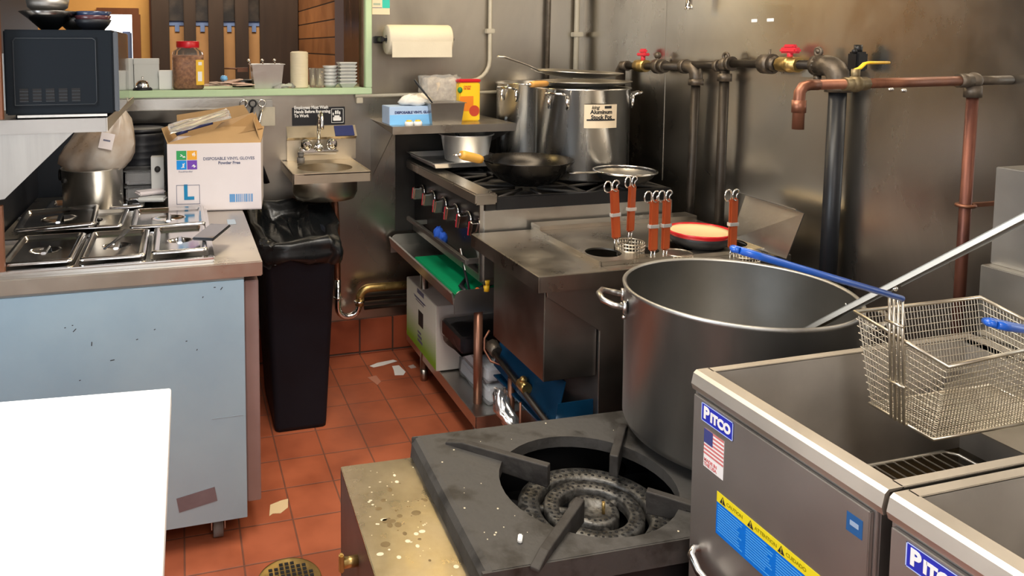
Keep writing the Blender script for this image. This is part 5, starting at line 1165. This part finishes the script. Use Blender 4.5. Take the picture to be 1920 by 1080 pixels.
# dirt
b = B(T); rr = random.Random(21)
for k in range(46):
    xx, yy = rr.uniform(-.18, -.01), rr.uniform(.01, D_-.04); s_ = rr.choice((.0015, .002, .003, .006)); b.lathe([(0, .0003), (s_*.8, .0003), (s_, 0)], (xx, yy, .4281), 8, sx=rr.uniform(.6, 1.8))
b.build('crumbs', soapy, t, kind='stuff')
b = B(T); rr = random.Random(22)
for k in range(26):
    xx, yy = rr.gauss(-.09, .035), rr.gauss(.30, .07); s_ = rr.choice((.002, .004, .007, .010)); b.lathe([(0, .0003), (s_*.8, .0003), (s_, 0)], (xx, yy, .4281), 10, sx=rr.uniform(.6, 1.4))
b.build('grease_spots', mat('grease', (.16, .11, .05), .3), t, kind='stuff')
b = B(T)
for k in range(40):
    xx, yy = rr.uniform(.03, .6), rr.uniform(.01, D_-.01)
    if math.hypot(xx-.365, yy-.245) < .235: continue
    s_ = rr.choice((.001, .0015, .0025)); b.lathe([(0, .001), (s_, .001), (s_, 0)], (xx, yy, DZ+.0003), 6)
b.build('crumbs', soapy, t, kind='stuff')
o = rebase(B(T @ Matrix.Translation((.115, .075, DZ+.0005)) @ Matrix.Rotation(1.1, 4, 'Z')).box((-.012, -.005, 0), (.012, .005, .008), .002).build('food_scrap', whitep), tuple(T @ Vector((.115, .075, DZ)))); single(o, 'small cream food scrap on the black burner deck', 'food scrap')
# burners
def burner(cx_, cy_, zb):
    r_ = B(T); g = None
    r_.lathe([(.132, -.02), (.132, .004), (.138, .010), (.178, .010), (.186, .002), (.186, -.02), (.132, -.02)], (cx_, cy_, zb), 72)
    r_.lathe([(.084, -.02), (.084, .004), (.088, .009), (.118, .009), (.122, .004), (.122, -.02), (.084, -.02)], (cx_, cy_, zb), 64)
    r_.lathe([(0, -.002), (.030, .0), (.036, .008), (.058, .008), (.062, .002), (.062, -.02)], (cx_, cy_, zb), 48)
    for k in range(3):
        a = .5+k*2*PI/3; r_.tube([(cx_+.02*math.cos(a), cy_+.02*math.sin(a), zb-.012), (cx_+.18*math.cos(a), cy_+.14*math.sin(a), zb-.012)], .012, 8)
    rg0 = r_; r_ = B(T); r_.tube([(cx_, cy_, zb-.03), (cx_-.20, cy_+.13, zb-.035)], .02, 12); r_.tube([(cx_, cy_, zb-.03), (cx_+.20, cy_+.22, zb-.035)], .02, 12); r_.tube([(cx_, cy_, zb-.02), (cx_, cy_, zb-.09)], .03, 12); arm = r_; r_ = rg0
    rg = r_.build('ring_burner', mat('ring_burner_iron', (.16, .155, .145), .42, .7, .55, 60, .15, bump=.4, bscale=80, col2=(.05, .048, .045)), t); arm.build('gas_arm', blackm, rg)
    h = B(T)
    for (R_, n, z_, s_) in ((.147, 52, .0105, .0042), (.166, 58, .0105, .0046), (.095, 38, .0095, .0036), (.109, 42, .0095, .0036), (.047, 22, .0085, .0036)):
        for k in range(n):
            a = 2*PI*(k+.5*(R_ > .15 or .10 < R_ < .12))/n; h.lathe([(0, .0004), (s_, .0004), (s_, -.001)], (cx_+R_*math.cos(a), cy_+R_*math.sin(a), zb+z_-.0002), 8)
    h.build('burner_ports', darkin, rg, kind='stuff')
    b = B(T); b.cyl((cx_+.02, cy_-.012, zb+.0), (cx_+.02, cy_-.012, zb+.03), .004); b.build('igniter', brass, rg)
burner(.385, .245, .398); burner(.90, .27, .398)
def finger(p, q, zt_=.022, w2=.011):
    p, q = Vector((*p, 0)), Vector((*q, 0)); d = (q-p).normalized(); s_ = Vector((-d.y, d.x, 0))*w2
    b = B(T); z0_ = DZ-.0
    prof = [(0, z0_-.004), (0, z0_+.006), (.05, z0_+.018), ((q-p).length, z0_+zt_), ((q-p).length, z0_-.035), (.12, z0_-.03), (.085, z0_-.0)]
    b.prism([tuple(p+d*u-s_+Vector((0, 0, z))) for u, z in prof], tuple(s_*2)); b.build('grate_finger', iron, t, bevel=.003)
for (p, q) in [((.085, .50), (.29, .30)), ((.60, .47), (.47, .30)), ((.105, -.02), (.30, .155)), ((.60, .03), (.47, .15)), ((.70, .50), (.80, .34)), ((1.10, .50), (.96, .34)), ((.70, .04), (.80, .19)), ((1.10, .04), (.96, .19))]: finger(p, q)
# big pot
PX, PY, PR, PZ0, PZ1 = 1.425, 1.655, .288, .505, .90
t = thing('large_stock_pot', 'huge dull aluminium stock pot standing on the black burner', 'stock pot', (PX, PY, PZ0))
h = PZ1-PZ0
B().lathe([(0, .004), (PR-.04, .0), (PR-.012, .008), (PR-.002, .03), (PR, h-.012), (PR+.004, h-.008), (PR+.006, h), (PR+.001, h+.005), (PR-.005, h), (PR-.005, h-.02)], (PX, PY, PZ0), 96).build('pot_body', alu_pot, t)
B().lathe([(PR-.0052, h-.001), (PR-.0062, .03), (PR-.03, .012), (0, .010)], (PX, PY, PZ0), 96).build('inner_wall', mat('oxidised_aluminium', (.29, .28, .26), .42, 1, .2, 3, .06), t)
for a0 in (math.radians(150), math.radians(-30)):
    b = B(Matrix.Translation((PX, PY, 0)) @ Matrix.Rotation(a0, 4, 'Z')); zz = PZ1-.055
    b.tube([(PR-.002, -.055, zz), (PR+.03, -.058, zz+.004), (PR+.058, -.045, zz+.012), (PR+.068, 0, zz+.016), (PR+.058, .045, zz+.012), (PR+.03, .058, zz+.004), (PR-.002, .055, zz)], .0085, 12)
    for s_ in (-1, 1): b.cyl((PR-.004, s_*.055, zz), (PR+.006, s_*.055, zz), .018, seg=16)
    for s_ in (-1, 1): b.ball((PR+.003, s_*.055, zz-.028), .006); b.ball((PR-.008, s_*.055, zz+.02), .005)
    b.build('handle', mat('cast_handle', (.6, .59, .57), .28, 1), t)
# long paddle
t = thing('long_paddle', 'long steel channel handle leaning out of the huge stock pot', 'paddle', (1.50, 1.52, .80))
p0, p1 = Vector((1.40, 1.68, .60)), Vector((1.93, 1.02, 1.40))
p0 = Vector((1.517, 1.50, .849)); p1 = Vector((1.716, 1.15, 1.200)); d = (p1-p0).normalized(); pa = p0-d*.26; pb = p0+d*.66
s_ = d.cross(Vector((.35, -.9, .2))).normalized(); up = s_.cross(d).normalized()
b = B(); hw = .026
b.prism([tuple(pa-s_*hw*.5), tuple(pa+s_*hw*.5), tuple(pb+s_*hw), tuple(pb-s_*hw)], tuple(up*.002))
b.prism([tuple(pa-s_*hw*.5), tuple(pb-s_*hw), tuple(pb-s_*(hw-.003)), tuple(pa-s_*(hw*.5-.003))], tuple(up*.012))
b.prism([tuple(pa+s_*hw*.5), tuple(pb+s_*hw), tuple(pb+s_*(hw-.003)), tuple(pa+s_*(hw*.5-.003))], tuple(up*.012))
b.build('channel_handle', mat('paddle_steel', (.42, .39, .34), .38, 1), t)
b = B(); b.ball(tuple(p0+d*.22+up*.012), .008); b.build('rivet', chrome, t)
# ================================================================== FRYERS
FZ = .872
def fryer(y0, y1, lab, grp):
    t = thing('deep_fryer', lab, 'fryer', (1.4, (y0+y1)/2, 0), group=grp)
    x0, x1 = 1.030, 1.985
    b = B(); z0_, z1_ = FZ-.040, FZ
    # rounded rim: front strip, sides, rear
    def strip(a, c, bev): b.box(a, c, bev)
    pf = [(x0-.004, z0_), (x0-.008, z0_+.012), (x0-.003, z1_-.006), (x0+.004, z1_), (x0+.034, z1_), (x0+.034, z1_-.003), (x0+.006, z1_-.005), (x0+.006, z0_)]
    b.prism([(px2, y0+.001, pz2) for px2, pz2 in pf], (0, y1-y0-.002, 0))
    b.box((x0+.03, y0+.001, z1_-.004), (1.79, y0+.020, z1_), .001); b.box((x0+.03, y1-.020, z1_-.004), (1.79, y1-.001, z1_), .001); b.box((1.755, y0+.02, z1_-.012), (1.79, y1-.02, z1_))
    b.build('rim', mat('fryer_rim_steel', (.66, .61, .54), .50, 1, .12, 4, .05), t)
    b = B(); xi0, xi1, yi0, yi1 = x0+.034, 1.755, y0+.020, y1-.020
    b.box((xi0-.002, yi0-.002, .50), (xi0, yi1+.002, z1_-.002)); b.box((xi1, yi0-.002, .50), (xi1+.002, yi1+.002, z1_-.002)); b.box((xi0, yi0-.002, .50), (xi1, yi0, z1_-.002)); b.box((xi0, yi1, .50), (xi1, yi1+.002, z1_-.002)); b.build('tank', mat('fryer_tank_steel', (.66, .61, .55), .6, .8, .2, 4, .06), t)
    b = B(); b.prism([(xi0, yi0, .845), (xi0, yi1-.10, .845), (xi0+.05, yi1-.19, .80), (xi0+.065, yi0, .80)], (0, 0, .003)); b.build('front_ledge', steel, t); b = B(); b.prism([(1.60, yi0, .74), (1.60, yi1-.02, .74), (1.755, yi1-.02, .80), (1.755, yi0, .80)], (0, 0, .003)); b.build('drain_slope', steel, t)
    B().box((xi0, yi0, .60), (xi1, yi1, .605)).build('oil', oil, t)
    b = B(); b.tube([(1.18, yi0+.02, .66), (1.18, yi1-.10, .66), (1.20, yi1-.08, .66), (1.60, yi1-.08, .66), (1.62, yi1-.10, .66), (1.62, yi0+.02, .66)], .004, 8)
    for k in range(16): b.tube([(1.20+k*.026, yi0+.02, .658), (1.20+k*.026, yi1-.08, .658)], .0022, 6)
    b.build('tank_rack', steel_lite, t)
    B().box((x0+.003, y0+.016, .10), (x1-.02, y1-.002, .50), .001).build('lower_body', steel_dark, t)
    b = B(); b.box((x0+.003, y0+.016, .50), (x0+.008, y1-.002, FZ-.043), .001); b.box((x0+.008, y1-.010, .50), (x1-.02, y1-.002, FZ-.014)); b.box((x0+.008, y0+.014, .50), (x1-.02, y0+.018, FZ-.014)); b.build('body_panel', mat('fryer_door_steel', (.46, .435, .41), .48, .95, .12, 3, .05, (1, 1, 1)), t)
    d = B().box((x0-.006, y0+.022, .14), (x0+.003, y1-.008, FZ-.048), .0015).build('door', MATS['fryer_door_steel'], t)
    yh = y1-.028
    b = B(); b.tube([(x0-.006, yh-.012, .505), (x0-.02, yh-.012, .507), (x0-.032, yh-.02, .50), (x0-.036, yh-.05, .485), (x0-.036, yh-.10, .478), (x0-.03, yh-.125, .482), (x0-.006, yh-.13, .486)], [.006, .007, .008, .008, .008, .007, .006], 10, flat=1.2)
    b.build('door_handle', chrome, d)
    b = B(); b.box((1.80, y0+.01, FZ-.01), (1.985, y1-.01, 1.04), .002); b.box((1.83, y0+.01, 1.04), (1.985, y1-.01, 1.27), .002); b.build('flue_riser', steel_lite, t)
    for yy in (y0+.04, y1-.04):
        for xx in (x0+.05, x1-.08): B().cyl((xx, yy, 0), (xx, yy, .10), .018, seg=14).build('leg', steel_dark, t)
    # badge & labels facing -x
    F = basis((x0-.0062, y1-.035, .80), (0, -1, 0), (0, 0, 1))
    bd = B(F); bd.box((0, -.019, 0), (.092, .019, .0012), .0006); bd = bd.build('badge', blue_lbl, t)
    b = B(F)
    for q in [(-.0, -.019, .092, -.0175), (0, .0175, .092, .019), (0, -.019, .0018, .019), (.0902, -.019, .092, .019)]: b.box((q[0], q[1], .0011), (q[2], q[3], .0015))
    b.build('badge_border', mat('badge_pale_blue', (.45, .55, .9), .4), bd)
    text('lettering', 'P', .034, F @ Matrix.Translation((.007, .000, .0016)), white_lbl, bd, off=.0016, sx=.95)
    text('lettering', 'ITCO', .026, F @ Matrix.Translation((.0275, -.002, .0016)), white_lbl, bd, off=.0016, sx=.93)
    return t, F
t, F = fryer(.862, 1.312, 'left deep fryer, fully in view, with blue badge, flag sticker and caution label', 'stainless deep fryers')
# flag sticker
fl = B(F @ Matrix.Translation((.010, -.064, 0))); fl.box((0, -.048, 0), (.058, .032, .0006)); fl = fl.build('flag_sticker', white_lbl, t)
b = B(F @ Matrix.Translation((.010, -.064, 0)))
for k in range(7): b.box((0, .0285-k*.0082, .0006), (.058, .0325-k*.0082, .0009))
b.build('flag_stripes', mat('flag_red', (.62, .18, .18), .5), fl)
b = B(F @ Matrix.Translation((.010, -.064, 0))); b.box((0, .003, .0009), (.026, .0325, .0012)); b.build('flag_canton', flagb, fl)
text('lettering', 'MADE IN\nTHE USA', .0095, F @ Matrix.Translation((.012, -.101, .0008)), MATS['flag_red'], fl, off=.0003)
# caution label
C0 = F @ Matrix.Translation((.053, -.142, 0)); cl_ = B(C0); cl_.box((0, -.021, 0), (.33, 0, .0006)); cl_ = cl_.build('caution_label', yel_lbl, t)
b = B(C0); b.box((0, -.088, 0), (.33, -.0215, .0006)); bp_ = b.build('caution_text_panel', blue_c, cl_)
b = B(C0)
for k in range(4):
    b.box((.004+k*.0, 0, 0), (.004, 0, 0)) if False else None
    xx = (.004, .082, .158, .234)[k]
    rr = random.Random(k)
    for l in range(11):
        if k % 1 == 0: b.box((xx, -.028-l*.0052, .0006), (xx+rr.uniform(.050, .072), -.0262-l*.0052, .0008))
b.build('fine_print', mat('fine_print_blue', (.10, .42, .86), .4), bp_)
for k, s_ in enumerate(['CAUTION', 'ATTENTION', 'CUIDADO']):
    xx = (.018, .094, .170)[k]
    text('lettering', s_, .0098, C0 @ Matrix.Translation((xx+.010, -.0110, .0007)), mat('caution_ink', (.32, .27, .0), .5), cl_, off=.0002)
    b = B(C0 @ Matrix.Translation((xx, -.0105, 0))); b.prism([(-.009, -.0075, .0006), (.007, -.0075, .0006), (-.001, .0075, .0006)], (0, 0, .0004)); b.build('warning_triangle', blk_ink, cl_)
    b = B(C0 @ Matrix.Translation((xx-.001, -.0105, 0))); b.box((-.0008, -.002, .0010), (.0008, .004, .0012)); b.box((-.0008, -.0055, .0010), (.0008, -.0037, .0012)); b.build('warning_mark', yel_lbl, cl_)
b = B(); b.box((1.0235, .895, .770), (1.0240, .925, .802), .0002); sq_ = b.build('square_sticker', mat('sticker_blue', (.02, .10, .28), .35), t)
B().box((1.0230, .902, .783), (1.0235, .918, .791)).build('sticker_print', mat('sticker_pale', (.3, .4, .55), .5), sq_)
fryer(.408, .856, 'right deep fryer, cut off by the lower right corner', 'stainless deep fryers')
# ================================================================== FRY BASKETS
def basket(name, lab, c, d0, d1, L, zt_, H, hend, dz=0):
    """front panel from far d0 (x,y,z) to near d1, body runs +x"""
    t = thing(name, lab, 'fry basket', (d0[0]+L/2, (d0[1]+d1[1])/2, zt_-H), group='wire fry baskets')
    FT, NT = Vector(d0), Vector(d1); e = Vector((L, .0, .0))
    BT, BN = FT+Vector((.0, -.045, -H*1.09)), NT+Vector((.0, .020, -H*.92))
    FR_, NR_ = FT+e, NT+e+Vector((0, .03, .0)); FBR, NBR = BT+e*.94, BN+e*.94
    def lp(a, c_, u): return a.lerp(c_, u)
    b = B(); w_ = .0009
    n = 13
    for k in range(1, n):
        u = k/n
        for (p, q, r_, s_) in ((FT, BT, NT, BN), (NT, BN, NR_, NBR), (FT, BT, FR_, FBR), (FR_, FBR, NR_, NBR)):
            b.tube([lp(p, q, u), lp(r_, s_, u)], w_, 5, caps=False)
    def vert(p, q, r_, s_, n):
        for k in range(1, n): u = k/n; b.tube([lp(p, r_, u), lp(q, s_, u)], w_, 5, caps=False)
    vert(FT, BT, NT, BN, 26); vert(NT, BN, NR_, NBR, 40); vert(FT, BT, FR_, FBR, 40); vert(FR_, FBR, NR_, NBR, 24)
    for k in range(1, 24): u = k/24; b.tube([lp(BT, BN, u), lp(FBR, NBR, u)], w_, 5, caps=False)
    for k in range(1, 40): u = k/40; b.tube([lp(BT, FBR, u), lp(BN, NBR, u)], w_, 5, caps=False)
    b.build('wire_mesh', wire, t)
    b = B(); b.tube([FT, NT, NR_, FR_], .0042, 10, closed=True); b.build('top_rim', wire, t)
    b = B(); b.tube([BT, BN, NBR, FBR], .0034, 10, closed=True); b.build('base_rim', wire, t)
    m = lp(FT, NT, .5); mb = lp(BT, BN, .5); top = m+Vector((-.012, .0, .085)); b = B()
    for k in (-1.5, -.5, .5, 1.5):
        o_ = Vector((0, k*.0095, 0)); b.tube([top+o_, m+o_+Vector((-.006, 0, 0)), mb+o_+Vector((-.006, 0, 0)), mb+o_+Vector((.03, 0, -.001))], .0027, 8)
    for u in (.28, -.02, ):
        pt_ = m.lerp(top, .35) if u > 0 else m.lerp(mb, .55); b.tube([pt_+Vector((-.008, -.020, 0)), pt_+Vector((-.008, .020, 0))], .0032, 8)
    b.build('handle_rods', wire, t)
    he = Vector(hend); b = B(); mid = top.lerp(he, .62)
    for s_ in (-1, 1):
        b.tube([top+Vector((0, s_*.014, 0)), mid+Vector((0, s_*.010, .0)), top.lerp(he, .88)+Vector((0, s_*.013, 0)), he+Vector((0, s_*.008, 0))], [.0058, .0062, .007, .0065], 10)
    b.tube([he+Vector((0, .009, 0)), he+Vector((-.006, 0, .001)), he+Vector((0, -.009, 0))], .0065, 10); b.build('grip', bluep, t)
    return t
basket('fry_basket', 'wire fry basket hanging over the left fryer with a long blue handle', 0, (1.365, 1.237, .990), (1.372, 1.040, .952), .35, .99, .165, (.985, 1.15, 1.175))
basket('fry_basket', 'second wire fry basket cut off at the right edge, only its blue handle tip showing', 0, (1.500, .985, .955), (1.500, .885, .955), .24, .95, .08, (1.283, .905, 1.094))
